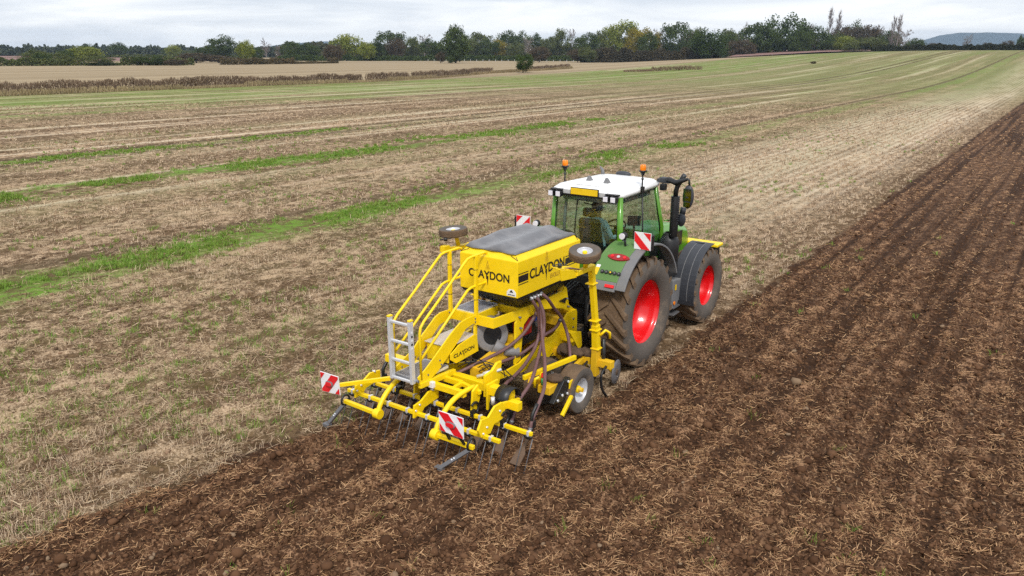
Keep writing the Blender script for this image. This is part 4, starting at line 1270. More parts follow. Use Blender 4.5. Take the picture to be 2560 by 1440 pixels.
        for x in (0.94, 1.10):
            guard(s, x, x + 0.012, 0.845, 92, 190, 12, M['fender_grey'], 'mudguard_rib', 0.004, (2.78, 0.775))
        t = math.radians(94)
        MB().box((s * 1.0, 2.78 + math.cos(t) * 0.848, 0.775 + math.sin(t) * 0.848), (0.18, 0.06, 0.012)).build('mudguard_slot', M['black'], f, 0.004)
        MB().bar((s * 0.3, 2.6, 1.0), (s * 0.8, 2.6, 1.5), 0.05, 0.05).build('mudguard_stay', M['black'], T)
        # fuel tank and battery boxes beside the cab
        MB().plate([(s * 0.40, 1.15, 1.30), (s * 0.40, 1.80, 1.30), (s * 0.40, 1.85, 0.95), (s * 0.40, 1.30, 0.55), (s * 0.40, 1.10, 0.60)], (0.3, 0, 0)).build('fuel_tank', M['fender_black'], T, 0.04)
        MB().span((s * 0.55, 1.42, 1.15), (s * 0.92, 1.88, 1.46)).build('battery_box', M['black'], T, 0.015)
        st = MB().plate([(s * 0.86, 1.62, 1.10), (s * 0.86, 1.98, 1.06), (s * 0.86, 2.02, 0.80), (s * 0.86, 1.86, 0.55), (s * 0.86, 1.62, 0.52)], (0.20, 0, 0)).build('step_panel', M['fender_grey'], T, 0.02)
        MB().cyl((s * 0.965, 1.68, 0.64), (s * 0.985, 1.68, 0.64), 0.035, 12).build('side_marker_lamp', M['amber_lens'], st)
        MB().box((s * 0.97, 1.72, 0.94), (0.012, 0.05, 0.10)).build('warning_sticker', M['plate'], st)
        for z in (0.38, 0.52):
            MB().span((s * 0.72, 1.66, z), (s * 0.98, 1.95, z + 0.03)).build('step', M['steel'], T, 0.004)
        if s < 0: continue
        # mirror
        a = MB().tube([(s * 0.62, 1.42, 2.98), (s * 0.86, 1.36, 3.02), (s * 1.02, 1.32, 2.98), (s * 1.24, 1.30, 3.07), (s * 1.27, 1.30, 3.06), (s * 1.28, 1.30, 2.93)], [0.035, 0.05, 0.055, 0.025, 0.02, 0.018], 8).build('mirror_arm', M['black'], T)
        mm = MB().ball((s * 1.27, 1.30, 2.76), (0.105, 0.06, 0.21), 14, 10).build('mirror', M['fender_black'], T)
        MB().box((s * 1.27, 1.245, 2.80), (0.15, 0.006, 0.22)).build('mirror_glass', M['mirror'], mm, 0.002)
        MB().box((s * 1.27, 1.248, 2.63), (0.13, 0.006, 0.09)).build('mirror_glass', M['mirror'], mm, 0.002)
        MB().box((s * 0.78, 1.40, 3.0), (0.22, 0.13, 0.10)).build('indicator_housing', M['fender_black'], T, 0.02)
        MB().box((s * 0.76, 1.36, 2.88), (0.11, 0.11, 0.12)).build('front_work_lamp', M['black'], T, 0.02)
        # grab rail on the door
        MB().tube([(s * 0.72, 1.58, 2.22), (s * 0.80, 1.86, 2.20), (s * 0.80, 1.93, 2.15), (s * 0.80, 1.93, 1.98), (s * 0.80, 1.86, 1.92), (s * 0.72, 1.58, 1.92)], 0.016, 7).build('grab_rail', M['green'], T)
    # exhaust on the right
    ex = MB().cyl((0.92, 1.56, 1.95), (0.92, 1.56, 2.70), 0.078, 18).build('exhaust_shield', M['black'], T, 0.004)
    for k in range(14):
        MB().box((0.985, 1.56, 2.2 + 0.033 * k), (0.03, 0.07, 0.008)).build('shield_slot', M['steel'], ex)
    MB().tube([(0.92, 1.56, 2.68), (0.92, 1.56, 2.80), (0.95, 1.56, 2.90), (1.02, 1.56, 3.02), (1.07, 1.56, 3.10)], [0.045, 0.045, 0.045, 0.045, 0.045], 12).build('exhaust_pipe', M['black'], ex)
    MB().lathe([(0.001, 0), (0.15, 0), (0.19, 0.05), (0.19, 0.42), (0.14, 0.52), (0.075, 0.58)], (0.80, 1.66, 1.42), (0, 0, 1), 24).build('exhaust_silencer', M['black'], T)
    MB().ball((1.02, 1.66, 2.26), (0.075, 0.09, 0.13)).cyl((0.95, 1.6, 2.24), (1.02, 1.66, 2.24), 0.05, 10).tube([(1.02, 1.68, 2.36), (1.03, 1.7, 2.48)], 0.055, 10).build('air_intake', M['fender_black'], T)
    # inside the cab
    se = MB()
    se.span((-0.25, 0.22, 1.62), (0.25, 0.70, 1.76)); se.plate([(-0.23, 0.22, 1.7), (0.23, 0.22, 1.7), (0.20, 0.04, 2.42), (-0.20, 0.04, 2.42)], (0, 0.12, 0.03)); se.plate([(-0.13, 0.045, 2.46), (0.13, 0.045, 2.46), (0.11, 0.02, 2.62), (-0.11, 0.02, 2.62)], (0, 0.09, 0.02))
    se.span((-0.2, 0.25, 1.3), (0.2, 0.65, 1.62))
    se.build('driver_seat', M['interior'], T, 0.04)
    MB().box((0.34, 0.45, 1.98), (0.13, 0.6, 0.10)).build('armrest', M['interior'], T, 0.03)
    MB().span((0.30, 0.1, 1.3), (0.60, 1.1, 1.78)).span((-0.6, 0.1, 1.3), (-0.34, 0.9, 1.72)).build('side_console', M['interior'], T, 0.04)
    MB().span((-0.56, 0.0, 1.30), (0.56, 0.08, 1.74)).build('rear_trim', M['interior'], T, 0.02)
    sw = MB().tube([(0.2 * math.cos(a), 1.02 + 0.15 * math.sin(a), 2.12 + 0.10 * math.sin(a)) for a in [k * math.pi / 10 for k in range(20)]], 0.016, 6, closed=True).cyl((0, 1.02, 2.12), (0, 1.3, 1.6), 0.035, 10).bar((-0.2, 1.02, 2.12), (0.2, 1.02, 2.12), 0.03, 0.02).build('steering_wheel', M['interior'], T)
    MB().box((0.40, 0.98, 2.28), (0.24, 0.05, 0.18), Matrix.Rotation(0.5, 3, 'Z')).cyl((0.42, 0.98, 1.75), (0.40, 0.98, 2.2), 0.02, 8).build('terminal_screen', M['interior'], T, 0.01)
    MB().tube([(-0.48, 0.06, 2.72), (-0.50, 0.04, 2.3), (-0.50, 0.04, 1.95)], 0.028, 8).build('wiper_motor_strut', M['fender_grey'], T)
    MB().span((-0.55, 0.05, 2.72), (0.55, 1.3, 2.83)).build('roof_lining', M['fender_grey'], T, 0.02)
    MB().box((0.10, -0.098, 1.76), (0.10, 0.004, 0.055)).build('window_sticker', M['sticker'], T)
    MB().cyl((0.30, 0.02, 2.66), (-0.1, 0.02, 2.70), 0.01, 6).build('wiper', M['black'], T)
tractor()

def front_box():
    r = empty('front_weight_box', (0, 4.05, 0.35))
    tag(r, 'black box with a yellow lid carried ahead of the tractor', 'box')
    b = MB().span((-0.92, -0.26, 0.35), (0.92, 0.0, 0.95)).build('body', M['black'], r, 0.02)
    MB().span((-0.97, -0.30, 0.955), (0.97, 0.03, 1.01)).build('lid', M['yellow'], r, 0.012)
    MB().span((0.922, -0.2, 0.2), (0.94, -0.02, 0.6)).build('end_plate', M['black'], r)
    MB().bar((-0.3, -0.2, 0.5), (-0.3, -0.75, 0.45), 0.08, 0.1).build('mounting_bracket', M['black'], r)
    MB().bar((0.3, -0.2, 0.5), (0.3, -0.75, 0.45), 0.08, 0.1).build('mounting_bracket', M['black'], r)
front_box()

# ------------------------------------------------------------------ driver
def person():
    J = {}
    vs, es, rad = [], [], []
    def v(p, r, parent=None):
        vs.append(p); rad.append(r)
        if parent is not None: es.append((parent, len(vs) - 1))
        return len(vs) - 1
    pel = v((0.02, 0.36, 1.84), (0.15, 0.12))
    ab = v((0.02, 0.30, 2.02), (0.145, 0.11), pel)
    chst = v((0.02, 0.25, 2.22), (0.165, 0.115), ab)
    up = v((0.02, 0.25, 2.34), (0.12, 0.09), chst)
    nk = v((0.02, 0.27, 2.43), (0.058, 0.058), up)
    hd1 = v((0.02, 0.30, 2.51), (0.078, 0.088), nk)
    hd2 = v((0.02, 0.30, 2.60), (0.082, 0.095), hd1)
    hd3 = v((0.02, 0.295, 2.66), (0.06, 0.07), hd2)
    for s in (1, -1):
        sh = v((0.02 + s * 0.17, 0.25, 2.33), (0.068, 0.068), up)
        if s > 0: el, wr = (0.30, 0.33, 2.07), (0.33, 0.58, 2.07)
        else: el, wr = (-0.27, 0.45, 2.10), (-0.17, 0.78, 2.14)
        m = v(tuple((a + b) / 2 for a, b in zip((0.02 + s * 0.18, 0.25, 2.33), el)), (0.056, 0.056), sh)
        e = v(el, (0.047, 0.047), m)
        w = v(wr, (0.032, 0.036), e)
        d = (Vector(wr) - Vector(el)).normalized()
        side = d.cross(Vector((0, 0, 1))).normalized()
        palm = Vector(wr) + d * 0.06
        pm = v(tuple(palm), (0.040, 0.018), w)
        for k, ln in zip((-1.5, -0.5, 0.5, 1.5), (0.055, 0.068, 0.064, 0.048)):
            b0 = palm + d * 0.035 + side * (k * 0.019)
            a = v(tuple(b0), (0.0095, 0.0095), pm)
            b = v(tuple(b0 + d * ln * 0.55 - Vector((0, 0, 0.012))), (0.009, 0.009), a)
            v(tuple(b0 + d * ln * 0.8 - Vector((0, 0, 0.04))), (0.008, 0.008), b)
        tb = palm - side * (0.035 * s) - d * 0.02
        a = v(tuple(tb), (0.011, 0.011), pm)
        b = v(tuple(tb - side * (0.022 * s) + d * 0.03), (0.010, 0.010), a)
        v(tuple(tb - side * (0.026 * s) + d * 0.055 - Vector((0, 0, 0.01))), (0.009, 0.009), b)
        hp = v((0.02 + s * 0.10, 0.40, 1.83), (0.085, 0.085), pel)
        kn = v((0.02 + s * 0.16, 0.82, 1.82), (0.066, 0.066), hp)
        an = v((0.02 + s * 0.15, 0.98, 1.42), (0.045, 0.045), kn)
        v((0.02 + s * 0.15, 1.12, 1.345), (0.042, 0.036), an)
    me = bpy.data.meshes.new('person')
    me.from_pydata(vs, es, [])
    o = bpy.data.objects.new('person', me); COL.objects.link(o)
    sk = o.modifiers.new('skin', 'SKIN')
    for i, r in enumerate(rad): me.skin_vertices[0].data[i].radius = r
    me.skin_vertices[0].data[0].use_root = True
    o.modifiers.new('sub', 'SUBSURF').levels = 2
    dg = bpy.context.evaluated_depsgraph_get()
    m2 = bpy.data.meshes.new_from_object(o.evaluated_get(dg))
    o.modifiers.clear(); o.data = m2
    for k in ('shirt', 'skin', 'trousers'): m2.materials.append(M[k])
    for p in m2.polygons:
        c = p.center; p.use_smooth = True
        if c.z > 2.43: p.material_index = 1
        elif (c.y > 0.60 and c.z > 2.0): p.material_index = 1
        elif c.z < 1.90: p.material_index = 2
        else: p.material_index = 0
    tag(o, 'driver in a pale blue shirt seated in the tractor cab', 'person')
    hair = MB().ball((0.02, 0.275, 2.62), (0.098, 0.108, 0.095), 16, 10)
    hair.build('hair', M['hair'], o)
    f = MB()
    f.ball((0.02, 0.405, 2.555), (0.016, 0.022, 0.03))
    f.build('nose', M['skin'], o)
    for s in (-1, 1):
        MB().ball((0.02 + s * 0.034, 0.388, 2.585), (0.014, 0.01, 0.01)).build('eye', M['sticker'], o)
        MB().ball((0.02 + s * 0.092, 0.30, 2.56), (0.014, 0.024, 0.036)).build('ear', M['skin'], o)
    MB().ball((0.02, 0.392, 2.512), (0.026, 0.01, 0.008)).build('mouth', M['red_tank'], o)
person()
# ------------------------------------------------------------------ seed drill
def smooth_path(pts, n=6):
    """Catmull-Rom through the points"""
    P = [Vector(p) for p in pts]
    P = [P[0] * 2 - P[1]] + P + [P[-1] * 2 - P[-2]]
    out = []
    for i in range(1, len(P) - 2):
        for k in range(n):
            t = k / n
            a, b, c, d = P[i - 1], P[i], P[i + 1], P[i + 2]
            out.append(0.5 * ((2 * b) + (c - a) * t + (2 * a - 5 * b + 4 * c - d) * t * t + (3 * b - a - 3 * c + d) * t ** 3))
    return out + [P[-2]]

def lettering(parent, text, origin, right, up, height, mat, name='lettering', bold=0.012, sx=1.0, track=1.0):
    cu = bpy.data.curves.new(name, 'FONT')
    cu.body = text; cu.size = 1.0; cu.offset = bold; cu.extrude = 0.004; cu.space_character = track
    t = bpy.data.objects.new(name, cu); COL.objects.link(t)
    bpy.context.view_layer.update()
    dg = bpy.context.evaluated_depsgraph_get()
    me = bpy.data.meshes.new_from_object(t.evaluated_get(dg))
    bpy.data.objects.remove(t)
    r, u = Vector(right).normalized(), Vector(up).normalized()
    n = r.cross(u)
    k = height / 0.69
    for v in me.vertices:
        c = v.co.copy()
        v.co = Vector(origin) + r * (c.x * k * sx) + u * (c.y * k) + n * (0.003 + max(0.0, c.z) * 0.5)
    me.materials.clear(); me.materials.append(mat)
    o = bpy.data.objects.new(name, me); COL.objects.link(o); o.parent = parent
    xs = [v.co.dot(r) for v in me.vertices]
    return o, max(xs) - min(xs)

def brand(parent, origin, right, up, height, width):
    """the maker's name with the long pointed Y"""
    o, w = lettering(parent, 'CLAYDON', origin, right, up, height, M['decal'], bold=0.018)
    r, u = Vector(right).normalized(), Vector(up).normalized()
    f = width / w
    base = Vector(origin)
    for v in o.data.vertices:
        d = (v.co - base).dot(r)
        v.co += r * (d * (f - 1))
    n = r.cross(u)
    c = base + r * (width * 0.478)
    MB().plate([c - r * height * 0.11 + u * height * 0.35, c + r * height * 0.11 + u * height * 0.35, c + r * height * 0.09 - u * height * 0.1, c - u * height * 0.85, c - r * height * 0.09 - u * height * 0.1], n * 0.004).build('logo_point', M['decal'], parent)
    t = height * 0.035
    for a, b in (((-0.30, 1.25), (0.0, 2.35)), ((0.0, 2.35), (0.30, 1.25)), ((-0.13, 1.15), (0.0, 1.75)), ((0.0, 1.75), (0.13, 1.15))):
        p, q = c + r * a[0] * height + u * a[1] * height, c + r * b[0] * height + u * b[1] * height
        MB().bar(p + n * 0.002, q + n * 0.002, t, 0.003, n).build('logo_outline', M['print_faint'], parent)

M['share'] = paint('soil_polished_share', (0.13, 0.08, 0.05), 0.6, 0.8, dirtcol=(0.08, 0.045, 0.028))
def drill():
    D = empty('seed_drill', (0, 0, 0))
    tag(D, 'yellow mounted seed drill with hopper, ladder and rear harrow', 'seed drill')
    Y, YD = M['yellow'], M['yellow_dirty']
    # ---- hopper
    hp = MB()
    B = [(-.525, -2.88, 1.81), (.525, -2.88, 1.81), (.525, -1.14, 1.81), (-.525, -1.14, 1.81)]
    C = [(x, y, 2.345) for x, y, z in B]
    Tq = [(-.44, -2.80, 2.435), (.44, -2.80, 2.435), (.44, -1.22, 2.435), (-.44, -1.22, 2.435)]
    hp.add(B + C + Tq, [(3, 2, 1, 0)] + [(i + 4 * k, (i + 1) % 4 + 4 * k, (i + 1) % 4 + 4 + 4 * k, i + 4 + 4 * k) for k in (0, 1) for i in range(4)] + [(8, 9, 10, 11)])
    H = hp.build('hopper', Y, D, 0.008)
    fu = MB()
    a = [(-.515, -2.87, 1.805), (.515, -2.87, 1.805), (.515, -1.15, 1.805), (-.515, -1.15, 1.805)]
    b = [(-.50, -2.84, 1.76), (.50, -2.84, 1.76), (.50, -1.18, 1.76), (-.50, -1.18, 1.76)]
    c = [(-.30, -2.50, 1.55), (.30, -2.50, 1.55), (.30, -1.42, 1.55), (-.30, -1.42, 1.55)]
    fu.add(a + b + c, [(i + 4 * k, (i + 1) % 4 + 4 * k, (i + 1) % 4 + 4 + 4 * k, i + 4 + 4 * k) for k in (0, 1) for i in range(4)] + [(11, 10, 9, 8), (0, 1, 2, 3)])
    fu.build('hopper_base', M['black'], D, 0.006)
    # lettering on the back and the sides
    brand(H, (-.36, -2.8815, 2.02), (1, 0, 0), (0, 0, 1), 0.115, 0.74)
    for s in (1, -1):
        o0, rt = ((.5265, -2.58, 2.035), (0, 1, 0)) if s > 0 else ((-.5265, -1.45, 2.035), (0, -1, 0))
        brand(H, o0, rt, (0, 0, 1), 0.14, 0.95)
        rr = Vector(rt)
        lettering(H, 'EVOLUTION M3', Vector(o0) + rr * 0.56 - Vector((0, 0, 0.115)), rt, (0, 0, 1), 0.068, M['print_faint'], 'small_lettering', 0.0, 0.8)
        e = Vector(o0)
        for y0, y1 in ((-0.28, -0.03), (0.99, 1.42)):
            p, q = e + rr * y0, e + rr * y1
            for z0, z1 in ((0.0, 0.10), (0.122, 0.134), (-0.034, -0.022)):
                pts = [(p.x, p.y, e.z + z0), (q.x, q.y, e.z + z0), (q.x, q.y, e.z + z1), (p.x, p.y, e.z + z1)]
                MB().plate(pts, (0.004, 0, 0)).build('side_stripe', M['decal'], H)
    MB().plate([(.34, -2.883, 1.83), (.50, -2.883, 1.83), (.50, -2.883, 1.89), (.46, -2.883, 1.93), (.38, -2.883, 1.93), (.34, -2.883, 1.89)], (0, .003, 0)).build('safety_label', M['sticker'], H)
    MB().plate([(.385, -2.886, 1.885), (.455, -2.886, 1.885), (.42, -2.886, 1.925)], (0, .003, 0)).build('label_triangle', M['decal'], H)
    MB().plate([(.36, -2.886, 1.845), (.48, -2.886, 1.845), (.48, -2.886, 1.855), (.36, -2.886, 1.855)], (0, .003, 0)).build('label_text', M['decal'], H)
    # ---- tarpaulin cover
    nx, ny = 25, 37
    vs, g = [], np.random.default_rng(12)
    for j in range(ny):
        for i in range(nx):
            u, v = i / (nx - 1) * 2 - 1, j / (ny - 1)
            x = u * 0.462; y = -2.825 + v * 1.635
            e = min(1.0, (1 - abs(u)) / 0.10, v / 0.06, (1 - v) / 0.06)
            z = 2.485 + 0.028 * math.sin((u * 2.1 + 0.25) * 2.6) + 0.012 * math.sin(v * 9 + u * 3) - 0.02 * (1 - u * u) * 0 + 0.035 * v
            z += 0.014 * (float(vnoise(np.array(x * 5.0 + 9), np.array(y * 3.0 + 9), 77)) - 0.5)
            if e < 0.999: z = z * e ** 0.4 + 2.438 * (1 - e ** 0.4)
            if v < 0.06: y -= 0.02 * (0.5 + 0.5 * math.sin(u * 9 + 1)) * (e < 0.6)
            vs.append((x, y, max(z, 2.4405)))
    fs = [(j * nx + i, j * nx + i + 1, (j + 1) * nx + i + 1, (j + 1) * nx + i) for j in range(ny - 1) for i in range(nx - 1)]
    cv = MB().add(vs, fs, True).build('hopper_cover', M['tarp'], D)
    sd = cv.modifiers.new('solid', 'SOLIDIFY'); sd.thickness = 0.006
    for x, y in ((0.47, -2.84), (-0.47, -2.84), (0.47, -1.2), (-0.47, -1.2)):
        MB().tube([(x, y, 2.41), (x * 1.1, y * 1.008, 2.36)], 0.004, 5).tube([(x * 0.8, y, 2.42), (x * 1.1, y * 1.008, 2.36)], 0.004, 5).build('cover_cord', M['black'], D)
    # ---- main frame plates either side of the hopper
    for s in (1, -1):
        X = 0.30 * s
        arch = [(-2.52, 1.52), (-2.06, 1.49), (-1.29, 1.50), (-1.24, 1.56), (-1.18, 1.53), (-1.10, 1.22), (-.90, 1.08), (-1.11, 1.10), (-1.29, 1.20), (-1.63, 1.29), (-1.88, 1.34), (-2.05, 1.34), (-2.27, 1.32), (-2.40, 1.24), (-2.43, 1.15), (-2.49, .70), (-2.64, .66), (-2.62, 1.32)]
        MB().plate([(X, y, z) for y, z in arch], (0.035, 0, 0)).build('hopper_support', Y, D, 0.004)
        dg_ = [(-1.16, 1.10), (-.90, 1.09), (-.87, 1.03), (-.86, .70), (-.80, .58), (-.98, .42), (-1.31, .46), (-1.69, .49), (-1.98, .47), (-2.24, .50), (-2.47, .49), (-2.9, .56), (-3.5, .62), (-3.5, .80), (-2.9, .66), (-2.55, .67), (-2.46, .70), (-2.1, .77), (-1.84, .81), (-1.58, .84), (-1.27, 1.03)]
        MB().plate([(X + 0.03 * s, y, z) for y, z in dg_], (0.03, 0, 0)).build('side_frame', Y, D, 0.004)
        for y, z in ((-2.55, 1.40), (-2.52, 1.22), (-1.2, 1.35), (-1.15, 1.2), (-1.0, .95), (-1.0, .8), (-2.4, .6)):
            MB().cyl((X, y, z), (X + s * 0.062, y, z), 0.016, 6).build('bolt', M['steel'], D)
        MB().plate([(X + s * 0.25, -1.46, .88), (X + s * 0.25, -1.10, .80), (X + s * 0.25, -1.06, .55), (X + s * 0.25, -1.14, .47), (X + s * 0.25, -1.28, .66)], (0.03, 0, 0)).bar((X, -1.3, .76), (X + s * 0.25, -1.3, .76), 0.12, 0.16).build('lower_link_bracket', Y, D, 0.004)
        MB().plate([(X + s * 0.012, -1.42, 1.36), (X + s * 0.012, -1.22, 1.37), (X + s * 0.012, -1.24, 1.28)], (0.05, 0, 0)).build('dark_opening_patch', M['black'], D)  # solid black patch imitating the dark of an opening
    hs = MB()
    hs.plate([(-.29, -.92, 1.05), (.29, -.92, 1.05), (.29, -.98, .45), (-.29, -.98, .45)], (0, .05, 0)); hs.bar((-.10, -1.0, 1.0), (-.06, -.95, 1.5), .06, .12); hs.bar((.10, -1.0, 1.0), (.06, -.95, 1.5), .06, .12)
    hs.build('headstock', YD, D, 0.006)
    cr = MB()
    for y, z in ((-1.35, 1.0), (-1.7, .72), (-2.5, 1.0)):
        cr.bar((-.30, y, z), (.30, y, z), .12, .14)
    cr.plate([(-.29, -1.5, 1.42), (.29, -1.5, 1.42), (.29, -2.3, 1.44), (-.29, -2.3, 1.44)], (0, 0, .03))
    cr.build('cross_member', YD, D, 0.006)
    # ---- seed outlets below the hopper
    ml = MB().span((.30, -2.50, 1.70), (.40, -1.90, 1.755)).span((.41, -2.52, 1.745), (.45, -1.8, 1.765)).build('metering_strip', M['steel'], D, 0.004)
    for k in range(4):
        MB().cyl((.40, -2.44 + .08 * k, 1.72), (.50, -2.44 + .08 * k, 1.69), .022, 10).build('outlet', M['alu'], ml)
    # ---- catwalk deck
    dk = MB()
    dk.plate([(-.54, -3.09, 1.43), (.25, -3.09, 1.43), (.25, -3.05, 1.43), (-.54, -3.05, 1.43)], (0, 0, .15))
    dk.bar((.235, -3.08, 1.43), (.315, -2.50, 1.44), .03, .15)
    dk.bar((-.54, -3.08, 1.43), (-.33, -2.46, 1.43), .03, .15)
    dk.bar((-.10, -3.05, 1.43), (-.10, -2.52, 1.43), .03, .13)
    dk.plate([(-.34, -2.44, 1.50), (.30, -2.44, 1.50), (.30, -2.44, 1.38), (-.34, -2.44, 1.38)], (0, .03, 0))
    dk.build('deck_frame', Y, D, 0.004)
    def grating(x0, x1, y0, y1, z, name):
        r = empty(name, (0, 0, 0), D)
        MB().bar((x0, y0, z), (x1, y0, z), .012, .035).bar((x0, y1, z), (x1, y1, z), .012, .035).bar((x0, y0, z), (x0, y1, z), .012, .035).bar((x1, y0, z), (x1, y1, z), .012, .035).build('rim_bar', M['alu'], r)
        n = int((x1 - x0) / .034)
        for i in range(1, n):
            x = x0 + (x1 - x0) * i / n
            MB().bar((x, y0, z), (x, y1, z), .005, .03).build('bearing_bar', M['zinc'], r)
        n = int((y1 - y0) / .034)
        for i in range(1, n):
            y = y0 + (y1 - y0) * i / n
            MB().bar((x0, y, z + .004), (x1, y, z + .004), .010, .024).build('cross_rod', M['zinc'], r)
    grating(-.52, -.115, -3.045, -2.50, 1.502, 'platform_grating')
    grating(-.52, -.09, -4.36, -3.72, .90, 'step_grating')
    # ---- stair stringers
    for X, up, lo, m in ((-.055, [(-3.08, 1.52), (-3.34, 1.52), (-3.48, 1.50), (-3.70, 1.39), (-4.10, 1.13), (-4.25, 1.04), (-4.40, .97)], [(-4.38, .86), (-4.15, .86), (-3.98, .93), (-3.85, 1.02), (-3.48, 1.27), (-3.36, 1.37), (-3.18, 1.40), (-3.08, 1.38)], Y),
                         (-.545, [(-2.88, 1.43), (-3.11, 1.51), (-3.32, 1.52), (-3.44, 1.49), (-3.79, 1.26), (-3.95, 1.13), (-4.40, .95)], [(-4.38, .86), (-4.04, .90), (-3.88, .96), (-3.51, 1.22), (-3.37, 1.33), (-3.19, 1.36), (-2.88, 1.33)], Y)):
        MB().plate([(X, y, z) for y, z in up + lo], (0.02, 0, 0)).build('stair_stringer', m, D, 0.003)
        for y, z in ((-3.14, 1.47), (-3.14, 1.42), (-4.2, .95), (-3.95, 1.08), (-3.92, 1.01)):
            MB().cyl((X - .01, y, z), (X + .022, y, z), .012, 6).build('bolt', M['steel'], D)
    # ---- hand rails
    for X in (-.54, -.055):
        up = [(X, -4.33, .92), (X, -4.33, 1.58), (X, -4.31, 1.66), (X, -4.24, 1.73), (X, -3.86, 1.99), (X, -3.36, 2.345), (X, -3.29, 2.39), (X, -3.20, 2.405), (X, -3.09, 2.405), (X, -2.90, 2.41), (X, -2.83, 2.39), (X, -2.80, 2.33), (X, -2.80, 2.05), (X, -2.82, 1.98), (X, -2.89, 1.955), (X, -3.09, 1.955), (X, -3.20, 1.955), (X, -3.29, 1.935), (X, -3.61, 1.71), (X, -4.33, 1.20)]
        MB().tube(up, .019, 8).build('hand_rail', Y, D)
        MB().bar((X - .0, -3.10, 1.36), (X, -3.10, 2.40), .045, .055, (0, 1, 0)).build('rail_post', Y, D, 0.006)
        for z in (2.2, 1.75):
            MB().tube([(X + .028 * math.cos(a), -3.10 + .034 * math.sin(a), z) for a in [k * math.pi / 5 for k in range(10)]], .004, 4, closed=True).build('cable_tie', M['black'], D)
    MB().bar((-.30, -3.1, 1.0), (-.30, -3.1, 1.36), .04, .05, (0, 1, 0)).bar((-.075, -3.1, 1.0), (-.075, -3.1, 1.36), .04, .05, (0, 1, 0)).build('deck_leg', Y, D, 0.004)
    # ---- folding ladder
    LD = empty('ladder', (0, 0, 0), D)
    for x in (-.45, -.08):
        MB().bar((x, -4.47, .90), (x, -4.48, 1.79), .045, .07, (0, 1, 0)).build('ladder_rail', M['alu'], LD, 0.006)
        MB().bar((x, -4.48, 1.79), (x, -4.48, 1.815), .05, .075, (0, 1, 0)).build('rail_cap', Y, LD, 0.006)
    for z in (.925, 1.19, 1.46, 1.73):
        MB().bar((-.43, -4.475, z), (-.10, -4.475, z), .035, .035).build('rung', M['alu'], LD, 0.006)
    for k in range(5):
        MB().box((-.055, -4.482, 1.42 + .055 * k), (.004, .03, .025)).build('rail_sticker', M['decal'] if k % 2 else M['sticker'], LD)
    MB().cyl((-.52, -4.42, .93), (-.02, -4.42, .93), .02, 10).build('ladder_hinge', M['steel'], LD)
    # ---- tool box
    MB().plate([(-.47, -3.72, 1.19), (-.47, -3.10, 1.19), (-.47, -3.10, .92), (-.47, -3.72, .98)], (.02, 0, 0)).span((-.46, -3.73, .95), (-.08, -3.70, 1.19)).span((-.46, -3.12, .92), (-.08, -3.10, 1.19)).build('tool_box', Y, D, 0.006)
    tb = MB().plate([(-.028, -3.74, 1.02), (-.028, -3.74, 1.10), (-.028, -3.55, 1.19), (-.028, -3.19, 1.24), (-.028, -3.13, 1.22), (-.028, -3.10, .96), (-.028, -3.62, .93)], (.018, 0, 0)).build('tool_box_side', Y, D, 0.004)
    lettering(tb, 'CLAYDON', (-.0185, -3.68, 1.025), (0, 1, .03), (0, -.03, 1), .055, M['decal'], bold=0.01, sx=1.25)
    MB().plate([(-.0165, -3.455, 1.03), (-.0165, -3.435, 1.03), (-.0165, -3.445, .985)], (.003, 0, 0)).build('logo_point', M['decal'], tb)
    ld = MB().span((-.50, -3.75, 1.20), (-.05, -3.10, 1.212)).build('tool_box_lid', M['tread_plate'], D, 0.003)
    # ---- fan
    fn = MB()
    fn.lathe([(.001, -.10), (.25, -.10), (.27, -.07), (.27, .09), (.25, .12), (.15, .12), (.13, .10), (.001, .10)], (-.04, -2.80, 1.14), (.85, -.5, .1), 30)
    fn.cyl((.06, -2.84, .98), (.17, -2.76, .90), .13, 18, .09); fn.cyl((.17, -2.76, .90), (.30, -2.55, .84), .08, 16)
    F = fn.build('fan_housing', M['fan_grey'], D, 0.004)
    MB().lathe([(.001, .125), (.145, .125)], (-.04, -2.80, 1.14), (.85, -.5, .1), 24).build('fan_inlet', M['black'], F)
    MB().span((.10, -2.40, 1.02), (.27, -2.12, 1.28)).build('hydraulic_motor_housing', M['red_tank'], D, 0.01)
    MB().cyl((.02, -1.85, 1.12), (.22, -1.85, 1.12), .10, 16).box((.1, -2.0, .95), (.2, .4, .1)).build('hydraulic_block', M['steel'], D, 0.01)
    MB().span((-.22, -2.30, .82), (.20, -1.62, 1.24)).build('dark_gap_filler', M['black'], D, 0.02)  # black mass added to darken the gap under the arch
    MB().span((-.24, -3.0, .70), (.0, -2.4, .95)).build('air_duct', M['black'], D, 0.02)
    MB().box((.225, -1.98, 1.2), (.06, .08, .06)).build('valve', paint('blue_valve', (.02, .06, .35), .4, .2), D, 0.006)
    MB().plate([(.05, -3.4, .72), (.22, -3.4, .72), (.22, -2.6, .86), (.05, -2.6, .86)], (0, 0, .22)).build('centre_beam', YD, D, 0.006)
